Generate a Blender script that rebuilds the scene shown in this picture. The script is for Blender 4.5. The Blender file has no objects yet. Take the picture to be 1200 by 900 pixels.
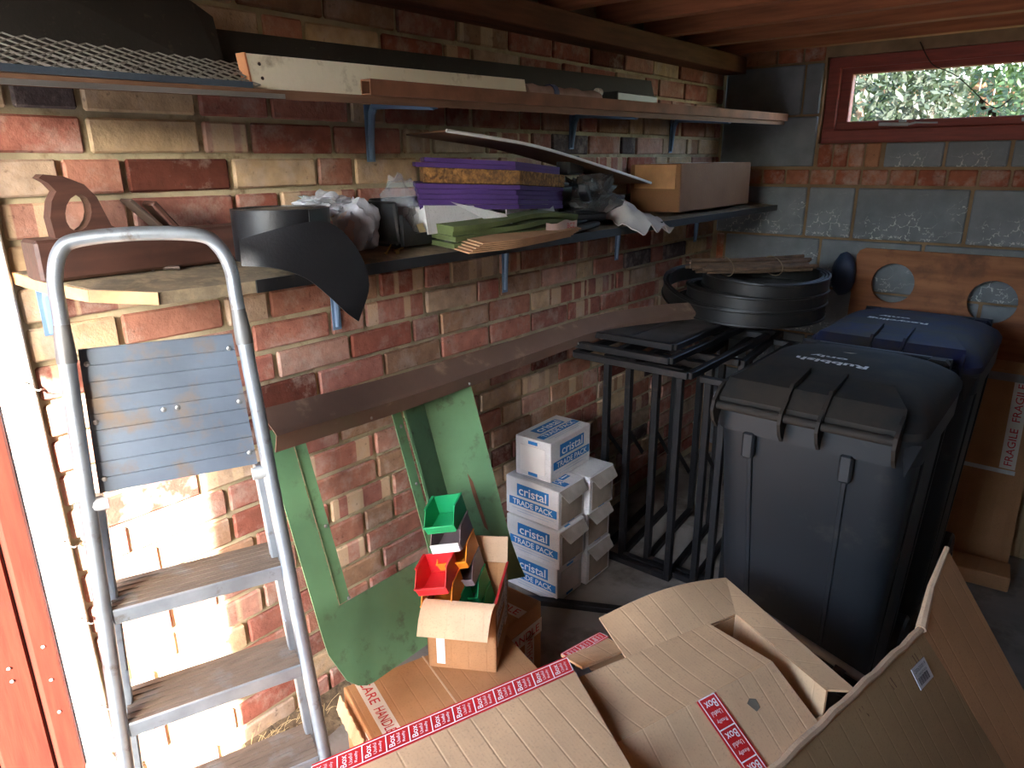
import bpy, bmesh, math, random
from mathutils import Vector, Matrix, noise as mnoise
random.seed(7)
scene = bpy.context.scene
C = scene.collection
V = Vector

# ------------------------------------------------------------------ camera
cam_d = bpy.data.cameras.new('camera'); cam = bpy.data.objects.new('camera', cam_d); C.objects.link(cam)
YAW, PITCH, ROLL = .6914, .3077, -.0087
fw = V((-math.sin(YAW)*math.cos(PITCH), math.cos(YAW)*math.cos(PITCH), -math.sin(PITCH)))
rt = V((math.cos(YAW), math.sin(YAW), 0)); up = rt.cross(fw)
rt, up = math.cos(ROLL)*rt+math.sin(ROLL)*up, -math.sin(ROLL)*rt+math.cos(ROLL)*up
mw = Matrix((rt, up, -fw)).transposed().to_4x4(); mw.translation = V((1.4957, -3.4001, 1.52))
cam.matrix_world = mw
cam_d.sensor_width = 36; cam_d.lens = 823.446/1200*36; cam_d.clip_start = .02
scene.camera = cam

# ------------------------------------------------------------------ world, sun, exposure
EL = 27
SUN_TRAVEL = V((-.63*math.cos(math.radians(EL)), .78*math.cos(math.radians(EL)), -math.sin(math.radians(EL)))).normalized()
w = bpy.data.worlds.new('sky'); scene.world = w; w.use_nodes = True
nt = w.node_tree; bg = nt.nodes['Background']
sky = nt.nodes.new('ShaderNodeTexSky'); sky.sky_type = 'NISHITA'; sky.sun_disc = False
sky.sun_elevation = math.radians(EL); sky.sun_rotation = math.atan2(-SUN_TRAVEL.x, -SUN_TRAVEL.y)
sky.air_density = 1.0; sky.dust_density = 1.2; sky.ozone_density = 1.0
nt.links.new(sky.outputs[0], bg.inputs[0]); bg.inputs[1].default_value = .9
sl = bpy.data.lights.new('sun', 'SUN'); sl.energy = 17.0; sl.angle = math.radians(.8); sl.color = (1, .96, .89)
so = bpy.data.objects.new('sun', sl); C.objects.link(so)
so.rotation_euler = SUN_TRAVEL.to_track_quat('-Z', 'Y').to_euler(); so.location = (4, -6, 5)
vs = scene.view_settings; vs.view_transform = 'Standard'; vs.look = 'None'; vs.gamma = 1; vs.use_curve_mapping = False
vs.exposure = 2.7
scene.cycles.max_bounces = 10; scene.cycles.diffuse_bounces = 6

# ------------------------------------------------------------------ helpers
def S(r, g, b):
    f = lambda c: (c/255/12.92) if c/255 <= .04045 else ((c/255+.055)/1.055)**2.4
    return (f(r), f(g), f(b), 1)
def N(t, kind, **kw):
    n = t.nodes.new(kind)
    for k, v in kw.items(): setattr(n, k, v)
    return n
def mixc(t, fac, a, b, mode='MIX'):
    m = N(t, 'ShaderNodeMix', data_type='RGBA', blend_type=mode)
    for s, v in ((0, fac), (6, a), (7, b)):
        if hasattr(v, 'is_output'): t.links.new(v, m.inputs[s])
        else: m.inputs[s].default_value = v
    return m.outputs[2]
def ramp(t, src, a, b, ca=(0,0,0,1), cb=(1,1,1,1)):
    r = N(t, 'ShaderNodeValToRGB'); r.color_ramp.elements[0].position = a; r.color_ramp.elements[1].position = b
    r.color_ramp.elements[0].color = ca; r.color_ramp.elements[1].color = cb
    t.links.new(src, r.inputs[0]); return r.outputs[0]
def tex(t, scale, detail=4, coord=None, kind='ShaderNodeTexNoise', rough=.55):
    n = N(t, kind); n.inputs['Scale'].default_value = scale
    if kind == 'ShaderNodeTexNoise': n.inputs['Detail'].default_value = detail; n.inputs['Roughness'].default_value = rough
    if coord: t.links.new(coord, n.inputs['Vector'])
    return n
def new_mat(name):
    m = bpy.data.materials.new(name); m.use_nodes = True; t = m.node_tree
    return m, t, t.nodes['Principled BSDF']
def bump(t, b, h, strength=.3, dist=.002):
    n = N(t, 'ShaderNodeBump'); n.inputs['Strength'].default_value = strength; n.inputs['Distance'].default_value = dist
    t.links.new(h, n.inputs['Height']); t.links.new(n.outputs[0], b.inputs['Normal'])
MATS = {}
def mat(name, col, rough=.6, metal=0., var=.18, scale=9, bmp=.25, bscale=70, dirt=None, damt=.5, dscale=14, grain=None, spec=.5):
    """a plain surface: base colour with soft mottling, patches of dirt or wear, fine relief, optional grain direction"""
    if name in MATS: return MATS[name]
    m, t, b = new_mat(name)
    co = N(t, 'ShaderNodeTexCoord').outputs['Object']
    if grain:
        mp = N(t, 'ShaderNodeMapping'); mp.inputs['Scale'].default_value = grain; t.links.new(co, mp.inputs['Vector']); gco = mp.outputs[0]
    else: gco = co
    n = tex(t, scale, 5, gco)
    lo = tuple(c*(1-var*1.6) for c in col[:3])+(1,); hi = tuple(min(1, c*(1+var*1.6)) for c in col[:3])+(1,)
    c = ramp(t, n.outputs[0], .3, .7, lo, hi)
    if dirt:
        d = tex(t, dscale, 6, co, rough=.65)
        c = mixc(t, ramp(t, d.outputs[0], .62-damt*.3, .74-damt*.2), c, dirt)
    t.links.new(c, b.inputs['Base Color'])
    b.inputs['Roughness'].default_value = rough; b.inputs['Metallic'].default_value = metal
    b.inputs['Specular IOR Level'].default_value = spec
    if bmp: bump(t, b, tex(t, bscale, 4, gco).outputs[0], bmp, .002)
    MATS[name] = m; return m
def cardboard(name, col, lines=.4):
    """corrugated board: fine flutes and a few pressed crease lines along the attribute 'cu' (metres across the flutes)"""
    m, t, b = new_mat(name)
    co = N(t, 'ShaderNodeTexCoord').outputs['Object']
    a = N(t, 'ShaderNodeAttribute', attribute_name='cu')
    cx = N(t, 'ShaderNodeCombineXYZ'); t.links.new(a.outputs['Fac'], cx.inputs[0])
    n = tex(t, 6, 4, co)
    c = ramp(t, n.outputs[0], .3, .7, tuple(x*.86 for x in col[:3])+(1,), tuple(min(1, x*1.12) for x in col[:3])+(1,))
    fib = tex(t, 220, 2, co); c = mixc(t, ramp(t, fib.outputs[0], .55, .8), c, tuple(x*.75 for x in col[:3])+(1,))
    wv = N(t, 'ShaderNodeTexWave'); wv.inputs['Scale'].default_value = 45; t.links.new(cx.outputs[0], wv.inputs['Vector'])
    vo = N(t, 'ShaderNodeTexVoronoi', voronoi_dimensions='1D', feature='DISTANCE_TO_EDGE'); vo.inputs['Scale'].default_value = 21
    t.links.new(a.outputs['Fac'], vo.inputs['W'])
    cr = ramp(t, vo.outputs['Distance'], .0, .06)
    mx = N(t, 'ShaderNodeMath', operation='MULTIPLY_ADD'); t.links.new(wv.outputs['Fac'], mx.inputs[0]); mx.inputs[1].default_value = .06
    t.links.new(cr, mx.inputs[2])
    t.links.new(c, b.inputs['Base Color']); b.inputs['Roughness'].default_value = .75; b.inputs['Specular IOR Level'].default_value = .25
    bump(t, b, mx.outputs[0], lines, .0012)
    MATS[name] = m; return m

OFF = {}      # world offset of an object's local frame
class G:
    """collects geometry in world coordinates; build() links it as ONE mesh object"""
    def __init__(s): s.v = []; s.f = []
    def add(s, vs, fs):
        k = len(s.v); s.v += [V(p) for p in vs]; s.f += [tuple(i+k for i in f) for f in fs]; return s
    def box(s, c, size, rot=None, bev=0.):
        hx, hy, hz = (d/2 for d in size); c = V(c); vs, fs = [], []
        if bev <= 0:
            for x in (-hx, hx):
                for y in (-hy, hy):
                    for z in (-hz, hz): vs.append(V((x, y, z)))
            fs = [(0,1,3,2), (4,6,7,5), (0,4,5,1), (2,3,7,6), (0,2,6,4), (1,5,7,3)]
        else:
            h = (hx, hy, hz); idx = {}
            for sx in (-1, 1):
                for sy in (-1, 1):
                    for sz in (-1, 1):
                        sg = (sx, sy, sz)
                        for a in range(3):
                            idx[sg+(a,)] = len(vs); vs.append(V([sg[i]*(h[i]-(0 if i == a else bev)) for i in range(3)]))
            for a in range(3):
                b, d = (a+1) % 3, (a+2) % 3
                for sa in (-1, 1):
                    q = []
                    for sb, sd in ((-1,-1), (1,-1), (1,1), (-1,1)):
                        g = [0]*3; g[a] = sa; g[b] = sb; g[d] = sd; q.append(idx[tuple(g)+(a,)])
                    fs.append(tuple(q))
                for sb in (-1, 1):
                    for sd in (-1, 1):
                        g0 = [0]*3; g0[a] = -1; g0[b] = sb; g0[d] = sd; g1 = list(g0); g1[a] = 1
                        fs.append((idx[tuple(g0)+(b,)], idx[tuple(g1)+(b,)], idx[tuple(g1)+(d,)], idx[tuple(g0)+(d,)]))
            for sx in (-1, 1):
                for sy in (-1, 1):
                    for sz in (-1, 1): fs.append(tuple(idx[(sx, sy, sz, a)] for a in range(3)))
        if rot is not None: vs = [rot @ p for p in vs]
        return s.add([p+c for p in vs], fs)
    def bar(s, a, b, wd, ht, upv=(0,0,1), bev=0.):
        a, b = V(a), V(b); x = (b-a).normalized(); y = V(upv).cross(x)
        if y.length < 1e-4: y = V((1,0,0)).cross(x)
        y.normalize(); z = x.cross(y); R = Matrix((x, y, z)).transposed()
        return s.box((a+b)/2, ((b-a).length, wd, ht), R, bev)
    def tube(s, pts, r, seg=10, cap=True, close=False):
        pts = [V(p) for p in pts]; n = len(pts); rr = r if isinstance(r, (list, tuple)) else [r]*n
        ref = None; rings = []
        for i, p in enumerate(pts):
            d = (pts[(i+1) % n]-pts[i-1]) if close else (pts[min(i+1, n-1)]-pts[max(i-1, 0)])
            d.normalize()
            if ref is None: ref = d.orthogonal().normalized()
            ref = (ref-d*ref.dot(d)).normalized(); o = d.cross(ref)
            rings.append([p+(ref*math.cos(2*math.pi*j/seg)+o*math.sin(2*math.pi*j/seg))*rr[i] for j in range(seg)])
        return s.loft(rings, cap and not close, close)
    def loft(s, rings, cap=True, close=False):
        m = len(rings[0]); vs = [p for r in rings for p in r]; fs = []; n = len(rings)
        for i in range(n if close else n-1):
            a, b = i*m, ((i+1) % n)*m
            for j in range(m): fs.append((a+j, a+(j+1) % m, b+(j+1) % m, b+j))
        if cap: fs += [tuple(range(m))[::-1], tuple(range((n-1)*m, n*m))]
        return s.add(vs, fs)
    def prism(s, pts, t, nrm=None):
        pts = [V(p) for p in pts]; n = V((0,0,0))
        for i in range(len(pts)): n += pts[i].cross(pts[(i+1) % len(pts)])
        n = V(nrm).normalized() if nrm else n.normalized(); k = len(pts)
        fs = [tuple(range(k)), tuple(range(2*k-1, k-1, -1))]+[(i, (i+1) % k, k+(i+1) % k, k+i) for i in range(k)]
        return s.add(pts+[p-n*t for p in pts], fs)
    def sheet(s, fn, nu, nv, t):
        P = [[V(fn(i/nu, j/nv)) for j in range(nv+1)] for i in range(nu+1)]
        top, bot = [], []
        for i in range(nu+1):
            for j in range(nv+1):
                du = P[min(i+1, nu)][j]-P[max(i-1, 0)][j]; dv = P[i][min(j+1, nv)]-P[i][max(j-1, 0)]
                n = du.cross(dv)
                n = n.normalized() if n.length > 1e-9 else V((0,0,1))
                top.append(P[i][j]); bot.append(P[i][j]-n*t)
        k = (nu+1)*(nv+1); I = lambda i, j: i*(nv+1)+j; fs = []
        for i in range(nu):
            for j in range(nv):
                q = (I(i,j), I(i+1,j), I(i+1,j+1), I(i,j+1)); fs += [q, tuple(x+k for x in q[::-1])]
        for i in range(nu):
            fs += [(I(i,0), I(i,0)+k, I(i+1,0)+k, I(i+1,0)), (I(i,nv), I(i+1,nv), I(i+1,nv)+k, I(i,nv)+k)]
        for j in range(nv):
            fs += [(I(0,j), I(0,j+1), I(0,j+1)+k, I(0,j)+k), (I(nu,j), I(nu,j)+k, I(nu,j+1)+k, I(nu,j+1))]
        return s.add(top+bot, fs)
    def lathe(s, prof, seg=24, c=(0,0,0), rot=None):
        c = V(c); rings = []
        for r, z in prof:
            ring = [V((r*math.cos(2*math.pi*j/seg), r*math.sin(2*math.pi*j/seg), z)) for j in range(seg)]
            rings.append([(rot @ p if rot is not None else p)+c for p in ring])
        return s.loft(rings, True)
    def build(s, name, m, parent=None, smooth=False, cu=None, center=False, sharp=38):
        me = bpy.data.meshes.new(name)
        off = V(OFF[parent.name]) if parent else V((0,0,0))
        loc = V((0,0,0))
        if center:
            loc = sum(s.v, V((0,0,0)))/len(s.v)-off
        me.from_pydata([p-off-loc for p in s.v], [], s.f)
        bm = bmesh.new(); bm.from_mesh(me); bmesh.ops.recalc_face_normals(bm, faces=bm.faces); bm.to_mesh(me); bm.free()
        if cu is not None:
            at = me.attributes.new('cu', 'FLOAT', 'POINT'); d = V(cu).normalized()
            at.data.foreach_set('value', [p.dot(d) for p in s.v])
        if m is not None: me.materials.append(m)
        if smooth:
            me.polygons.foreach_set('use_smooth', [True]*len(me.polygons)); me.set_sharp_from_angle(angle=math.radians(sharp))
        o = bpy.data.objects.new(name, me); C.objects.link(o); o.location = loc
        if parent: o.parent = parent
        OFF[o.name] = off+loc
        return o
def tag(o, label=None, cat=None, group=None, kind=None):
    for k, v in (('label', label), ('category', cat), ('group', group), ('kind', kind)):
        if v: o[k] = v
    return o
def thing(name, label, cat, loc, group=None):
    o = bpy.data.objects.new(name, None); C.objects.link(o); o.location = loc; o.empty_display_size = .05
    OFF[o.name] = V(loc); return tag(o, label, cat, group)
def smooth_path(pts, n=8):
    """Catmull-Rom through the points"""
    pts = [V(p) for p in pts]; out = []
    P = [pts[0]*2-pts[1]]+pts+[pts[-1]*2-pts[-2]]
    for i in range(1, len(P)-2):
        for k in range(n):
            u = k/n; a, b, c, d = P[i-1:i+3]
            out.append(.5*((2*b)+(c-a)*u+(2*a-5*b+4*c-d)*u*u+(3*b-3*c+d-a)*u**3))
    return out+[pts[-1]]
def bil(a, b, c, d):
    a, b, c, d = V(a), V(b), V(c), V(d)
    return lambda u, v: (a*(1-u)+b*u)*(1-v)+(d*(1-u)+c*u)*v
def lettering(body, org, xd, yd, height, m, parent, width=None, lift=.0006, name='lettering', bold=.0):
    """flat text, centred on org, baseline along xd"""
    cu = bpy.data.curves.new('t', 'FONT'); cu.body = body; cu.align_x = 'CENTER'; cu.align_y = 'CENTER'; cu.offset = bold; cu.resolution_u = 3
    ob = bpy.data.objects.new('t', cu); C.objects.link(ob); bpy.context.view_layer.update()
    me = bpy.data.meshes.new_from_object(ob.evaluated_get(bpy.context.evaluated_depsgraph_get()))
    bpy.data.objects.remove(ob); bpy.data.curves.remove(cu)
    xs = [v.co.x for v in me.vertices]; ys = [v.co.y for v in me.vertices]
    sy = height/(max(ys)-min(ys)); sx = sy if width is None else width/(max(xs)-min(xs))
    mx, my = (max(xs)+min(xs))/2, (max(ys)+min(ys))/2
    xd, yd = V(xd).normalized(), V(yd).normalized(); n = xd.cross(yd); org = V(org)+n*lift
    g = G(); g.add([org+xd*(v.co.x-mx)*sx+yd*(v.co.y-my)*sy for v in me.vertices], [tuple(p.vertices) for p in me.polygons])
    bpy.data.meshes.remove(me)
    o = g.build(name, m, parent)
    return o
def plate(org, xd, yd, wd, ht, m, parent, name, t=.0006):
    xd, yd = V(xd).normalized(), V(yd).normalized(); n = xd.cross(yd)
    o = V(org)+n*t; a, b = xd*wd/2, yd*ht/2
    return G().prism([o-a-b, o+a-b, o+a+b, o-a+b], t).build(name, m, parent)
def blob(c, r, seed, amp=.25, freq=3., base=None, sub=3, crumple=0.):
    bm = bmesh.new(); bmesh.ops.create_icosphere(bm, subdivisions=sub, radius=1)
    c = V(c); sd = V((seed*3.1, seed*1.7, seed*.9)); vs = []
    for v in bm.verts:
        p = v.co.copy(); k = 1+amp*mnoise.noise(p*freq*.5+sd)
        if crumple: k += crumple*(abs(mnoise.noise(p*freq*1.6+sd))-.2)
        q = V((p.x*r[0]*k, p.y*r[1]*k, p.z*r[2]*k))+c
        if base is not None and q.z < base: q.z = base+.0005*(q.z-base)
        vs.append(q)
    fs = [tuple(v.index for v in f.verts) for f in bm.faces]; bm.free()
    return G().add(vs, fs)
def rrect(cx, cy, z, wx, wy, r, seg=5):
    pts = []
    for sx, sy, a0 in ((1,1,0), (-1,1,90), (-1,-1,180), (1,-1,270)):
        for i in range(seg+1):
            a = math.radians(a0+90*i/seg); pts.append(V((cx+sx*(wx/2-r)+r*math.cos(a), cy+sy*(wy/2-r)+r*math.sin(a), z)))
    return pts
# ------------------------------------------------------------------ materials of the setting
def brick_material():
    m, t, b = new_mat('fired_brick')
    tint = N(t, 'ShaderNodeAttribute', attribute_name='tint'); lc = N(t, 'ShaderNodeAttribute', attribute_name='loc')
    n1 = tex(t, 28, 5, lc.outputs['Vector'])
    c = mixc(t, .6, tint.outputs['Color'], ramp(t, n1.outputs[0], .3, .72, (.6,.6,.6,1), (1.3,1.28,1.25,1)), 'MULTIPLY')
    # pale kiss-mark bands across the brick
    st = N(t, 'ShaderNodeTexNoise', noise_dimensions='1D'); st.inputs['Scale'].default_value = 16; st.inputs['Detail'].default_value = 1
    sp = N(t, 'ShaderNodeSeparateXYZ'); t.links.new(lc.outputs['Vector'], sp.inputs[0]); t.links.new(sp.outputs[1], st.inputs['W'])
    band = N(t, 'ShaderNodeMath', operation='MULTIPLY'); t.links.new(ramp(t, st.outputs[0], .52, .55), band.inputs[0]); t.links.new(tint.outputs['Alpha'], band.inputs[1])
    c = mixc(t, band.outputs[0], c, S(196, 172, 140))
    # lime bloom and mortar smears
    n2 = tex(t, 11, 6, lc.outputs['Vector'], rough=.7)
    fm = N(t, 'ShaderNodeMath', operation='MULTIPLY'); t.links.new(ramp(t, n2.outputs[0], .48, .72), fm.inputs[0]); fm.inputs[1].default_value = .62
    c = mixc(t, fm.outputs[0], c, S(190, 174, 162))
    n3 = tex(t, 60, 3, lc.outputs['Vector'])
    fd = N(t, 'ShaderNodeMath', operation='MULTIPLY'); t.links.new(ramp(t, n3.outputs[0], .64, .74), fd.inputs[0]); fd.inputs[1].default_value = .5
    c = mixc(t, fd.outputs[0], c, S(70, 48, 40))
    t.links.new(c, b.inputs['Base Color']); b.inputs['Roughness'].default_value = .9; b.inputs['Specular IOR Level'].default_value = .2
    bump(t, b, tex(t, 90, 5, lc.outputs['Vector']).outputs[0], .6, .004)
    return m
BRICK = brick_material()
MORTAR = mat('mortar', S(168, 156, 128), .95, var=.22, scale=7, bmp=.9, bscale=55, dirt=S(120, 104, 80), damt=.25)
def block_material():
    m, t, b = new_mat('grey_block')
    co = N(t, 'ShaderNodeTexCoord').outputs['Object']; tint = N(t, 'ShaderNodeAttribute', attribute_name='tint')
    n1 = tex(t, 10, 6, co)
    c = mixc(t, .7, tint.outputs['Color'], ramp(t, n1.outputs[0], .3, .7, (.72,.72,.72,1), (1.2,1.2,1.2,1)), 'MULTIPLY')
    # white traces left by ivy roots
    wob = tex(t, 14, 4, co); vm = N(t, 'ShaderNodeVectorMath', operation='MULTIPLY_ADD'); t.links.new(wob.outputs['Color'], vm.inputs[0]); vm.inputs[1].default_value = (.09, .09, .09); t.links.new(co, vm.inputs[2])
    vo = tex(t, 17, 0, vm.outputs[0], 'ShaderNodeTexVoronoi'); vo.feature = 'DISTANCE_TO_EDGE'
    ln = ramp(t, vo.outputs['Distance'], .012, .03, (1,1,1,1), (0,0,0,1))
    msk = ramp(t, tex(t, 4, 2, co).outputs[0], .47, .58); brk = ramp(t, tex(t, 60, 2, co).outputs[0], .42, .52)
    m1 = N(t, 'ShaderNodeMath', operation='MULTIPLY'); t.links.new(ln, m1.inputs[0]); t.links.new(msk, m1.inputs[1])
    m2 = N(t, 'ShaderNodeMath', operation='MULTIPLY'); t.links.new(m1.outputs[0], m2.inputs[0]); t.links.new(brk, m2.inputs[1])
    m3 = N(t, 'ShaderNodeMath', operation='MULTIPLY'); t.links.new(m2.outputs[0], m3.inputs[0]); t.links.new(tint.outputs['Alpha'], m3.inputs[1])
    c = mixc(t, m3.outputs[0], c, (.55,.55,.53,1))
    t.links.new(c, b.inputs['Base Color']); b.inputs['Roughness'].default_value = .95; b.inputs['Specular IOR Level'].default_value = .15
    bump(t, b, tex(t, 45, 5, co).outputs[0], .6, .004)
    return m
BLOCK = block_material()
RED_WOOD = mat('red_stained_wood', S(70, 24, 14), .8, var=.2, scale=5, grain=(14, 14, 1.2), bmp=.2, bscale=12, dirt=S(44, 22, 18), damt=.18, dscale=6, spec=.15)
WIN_WOOD = mat('red_window_paint', S(136, 58, 46), .6, var=.15, scale=6, grain=(1.2, 14, 14), bmp=.2, bscale=12)
JOIST = mat('roof_timber', S(150, 88, 56), .8, var=.2, scale=4, grain=(1, 12, 12), bmp=.3, bscale=10)
WHITE_PAINT = mat('white_gloss_paint', S(225, 222, 214), .5, var=.05, scale=6, bmp=.1, dirt=S(160,140,110), damt=.05)
CONCRETE = mat('concrete_floor', S(132, 124, 114), .9, var=.16, scale=3, bmp=.4, bscale=60, dirt=S(92, 82, 70), damt=.45, dscale=4)
DRIVE = mat('driveway_paving', S(104, 102, 100), .9, var=.12, scale=2, bmp=.3)
PLASTER = mat('plain_wall', S(138, 122, 110), .95, var=.1, scale=3)
DIRT = mat('dirt', S(112, 94, 70), .97, var=.3, scale=30, bmp=1, bscale=90, dirt=S(70, 58, 44), damt=.5, dscale=40)

def brick_mesh(g_, name, col, band, parent, m, center=True):
    o = g_.build(name, m, parent, center=center)
    me = o.data; n = len(me.vertices)
    a = me.attributes.new('tint', 'FLOAT_COLOR', 'POINT'); a.data.foreach_set('color', (list(col[:3])+[band])*n)
    sd = random.uniform(0, 40); l = me.attributes.new('loc', 'FLOAT_VECTOR', 'POINT')
    l.data.foreach_set('vector', [x for v in me.vertices for x in (v.co.x+sd, v.co.y+sd, v.co.z+sd*.7)])
    return o
BR_COLS = [S(156,100,86), S(162,108,92), S(146,88,74), S(172,126,110), S(160,110,92), S(178,138,122), S(144,96,84), S(156,122,98), S(170,146,124), S(158,106,94)]
def brick_col():
    r = random.random()
    if r < .025: return S(84, 74, 74), 0
    if r < .06: return S(96, 52, 42), 0
    if r < .16: return S(186, 160, 128), 0
    c = random.choice(BR_COLS); k = random.uniform(.85, 1.12)
    return (c[0]*k, c[1]*k, c[2]*k, 1), (.8 if random.random() < .22 else 0)

# ------------------------------------------------------------------ left wall, brick by brick
g = G().box((-.108, -1.5, 1.065), (.2, 3.0, 2.13)); g.box((-.108, -4.05, 1.065), (.2, .3, 2.13)); g.box((-.108, -3.45, 2.065), (.2, 1.0, .13))
wall_left = g.build('wall_left', MORTAR); tag(wall_left, kind='structure')
cam_p = V((1.4957, -3.4, 1.52)); cells = []
k = 0
for k in range(-5, 22):
    z0 = 1.61-.075*k; y = -3.0+random.choice((.0, -.056, -.112, -.17))
    bond = random.choice(('SSH', 'SH', 'SSS', 'SHS', 'SSH')); i = random.randint(0, 2)
    while y < 0:
        L = .225 if bond[i % len(bond)] == 'S' else .1125
        if random.random() < .06: L = .17
        i += 1; y0, y1 = max(y, -3.0), min(y+L, 0)
        if y1-y0 > .045: cells.append((y0+.005, y1-.005, z0+.005, z0+.070))
        y += L
cells = [c for c in cells if c[3] <= 2.0]
def seen_size(c):
    p = V((0, (c[0]+c[1])/2, (c[2]+c[3])/2)); d = p-cam_p
    f = fw.dot(d)
    if f <= 0: return 0
    px = 600+823*rt.dot(d)/f; py = 450-823*up.dot(d)/f
    if px < -60 or px > 900 or py < -40 or py > 940: return 0
    return (c[1]-c[0])*(c[3]-c[2])*abs(d.normalized().x)/d.length_squared
cells.sort(key=seen_size, reverse=True)
far = G(); fcol = []; floc = []
for q, (y0, y1, z0, z1) in enumerate(cells):
    j = lambda a: random.uniform(-a, a); d = random.uniform(-.003, .003)
    g = G().box((-.014+d+j(.001), (y0+y1)/2, (z0+z1)/2), (.03, y1-y0-abs(j(.003)), z1-z0-abs(j(.003))), Matrix.Rotation(j(.012), 3, 'X'), .004)
    col, band = brick_col()
    if q < 298: brick_mesh(g, 'brick', col, band, wall_left, BRICK)
    else:
        n = len(g.v); far.add(g.v, g.f); fcol += (list(col[:3])+[band])*n; sd = random.uniform(0, 40)
        floc += [x for v in g.v for x in (v.x+sd, v.y+sd, v.z+sd*.7)]
fo = far.build('brick_far', BRICK, wall_left); fo.name = 'brickwork'; fo['kind'] = 'stuff'; OFF['brickwork'] = V((0,0,0))
a = fo.data.attributes.new('tint', 'FLOAT_COLOR', 'POINT'); a.data.foreach_set('color', fcol)
a = fo.data.attributes.new('loc', 'FLOAT_VECTOR', 'POINT'); a.data.foreach_set('vector', floc)

# ------------------------------------------------------------------ back wall: grey blocks, brick band, window
WX0, WX1, WZ0, WZ1 = .45, 1.78, 1.585, 1.925
g = G(); g.box((1.3, .108, .79), (2.7, .2, 1.58)); g.box((.2, .108, 1.855), (.5, .2, .55)); g.box((2.215, .108, 1.855), (.87, .2, .55)); g.box((1.115, .108, 2.03), (1.33, .2, .20))
wall_back = g.build('wall_back', mat('back_mortar', S(138, 112, 84), .95, var=.2, scale=7, bmp=.8, bscale=50)); tag(wall_back, kind='structure')
def lay(x0, x1, z0, z1, kind, marks=1, b=.004):
    j = random.uniform(-.0025, .0025)
    g = G().box(((x0+x1)/2, .012+j, (z0+z1)/2), (x1-x0, .03, z1-z0), None, b)
    if kind == 'block':
        k = random.uniform(.9, 1.1); c = S(128, 132, 136); brick_mesh(g, 'block', tuple(x*k for x in c), marks, wall_back, BLOCK)
    else:
        c, bd = brick_col(); brick_mesh(g, 'brick', S(*random.choice(((158,92,66), (148,82,60), (166,104,78), (150,88,66), (170,118,88)))), 0, wall_back, BRICK)
lay(.005, .44, 1.485, 1.695, 'block', 0); lay(.005, .36, 1.705, 1.91, 'block', 0); lay(.37, .44, 1.705, 1.91, 'block', 0)
for x0, x1 in ((.02, .23), (.24, .345), (.355, .44)): lay(x0, x1, 1.92, 1.985, 'brick')
for x in (.455, .52, .585, .65): lay(x+.004, x+.061, 1.482, 1.578, 'brick')
for x0, x1 in ((.73, .945), (.957, 1.165), (1.178, 1.39), (1.402, 1.61), (1.622, 1.83), (1.842, 2.2), (2.21, 2.6)): lay(x0, x1, 1.482, 1.578, 'block')
x = .005
while x < 2.6: lay(x, x+.098, 1.407, 1.47, 'brick'); x += .108
for zc, xs in ((1.18, (.005, .435, .64, 1.07, 1.51, 1.95, 2.39, 2.6)), (.955, (.012, .06, .515, .93, 1.37, 1.81, 2.25, 2.6)), (.73, (.005, .29, .73, 1.17, 1.61, 2.05, 2.6)), (.505, (.06, .5, .94, 1.38, 1.82, 2.26, 2.6)), (.28, (.005, .29, .73, 1.17, 1.61, 2.05, 2.6)), (.055, (.06, .5, .94, 1.38, 1.82, 2.26, 2.6))):
    for x0, x1 in zip(xs, xs[1:]): lay(x0+.006, x1-.008, zc, zc+.214, 'brick' if x1-x0 < .08 else 'block')

# ------------------------------------------------------------------ floor, ceiling, other walls, outside
g = G().box((1.25, -2.0, -.05), (2.9, 4.3, .1)); tag(g.build('floor', CONCRETE), kind='structure')
g = G().box((2.68, -2.0, 1.065), (.16, 4.4, 2.13)); tag(g.build('wall_right', PLASTER), kind='structure')
# front of the garage behind the camera: the left leaf of the double doors stands open, the right leaf is shut
g = G().box((.02, -4.17, 1.065), (.16, .14, 2.13)); g.box((2.5, -4.17, 1.065), (.3, .14, 2.13)); g.box((1.2, -4.17, 2.04), (2.8, .14, .18)); tag(g.build('wall_front', PLASTER), kind='structure')
door2 = bpy.data.objects.new('door_2', None); C.objects.link(door2); door2.location = (1.75, -4.17, 0); OFF['door_2'] = V((1.75, -4.17, 0)); tag(door2, kind='structure')
for i in range(12): G().box((1.232+.1*i, -4.17, .98), (.098, .04, 1.94), None, .004).build('board', RED_WOOD, door2, center=True)
for z in (.3, 1.0, 1.7): G().box((1.80, -4.205, z), (1.16, .03, .12)).build('ledge', RED_WOOD, door2, center=True)
ceiling = G().box((1.25, -2.0, 2.155), (3.2, 4.6, .05)).build('ceiling', mat('roof_boards', S(62, 44, 34), .9, var=.2, scale=5, grain=(8, 1, 8))); tag(ceiling, kind='structure')
yj = -.12
while yj > -4.0:
    G().box((1.3, yj, 2.045), (2.58, .05, .17), None, .002).build('joist', JOIST, ceiling, center=True); yj -= .33
tag(G().box((.05, -1.5, 1.925), (.10, 2.98, .07), None, .003).build('trim_1', mat('wall_plate_timber', S(112, 68, 46), .85, var=.2, scale=5, grain=(10, 1, 10))), kind='structure')
post = G().box((-.03, -3.032, 1.0), (.09, .058, 2.0), None, .004).build('trim_2', WHITE_PAINT); tag(post, kind='structure')
for z in (1.13, .80, .62, .40):
    p = [V((.012, -3.006, z))+V((.012+.010*math.cos(a), -.006-.012*math.cos(a*.5), .010*math.sin(a))) for a in [i*.35 for i in range(17)]]
    G().tube(p, .0016, 6).build('cup_hook', mat('steel_hook', S(120, 116, 110), .5, .8), post)
tag(G().box((0, -14.2, -.05), (40, 20, .1)).build('ground_outside', DRIVE), kind='structure')
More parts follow.
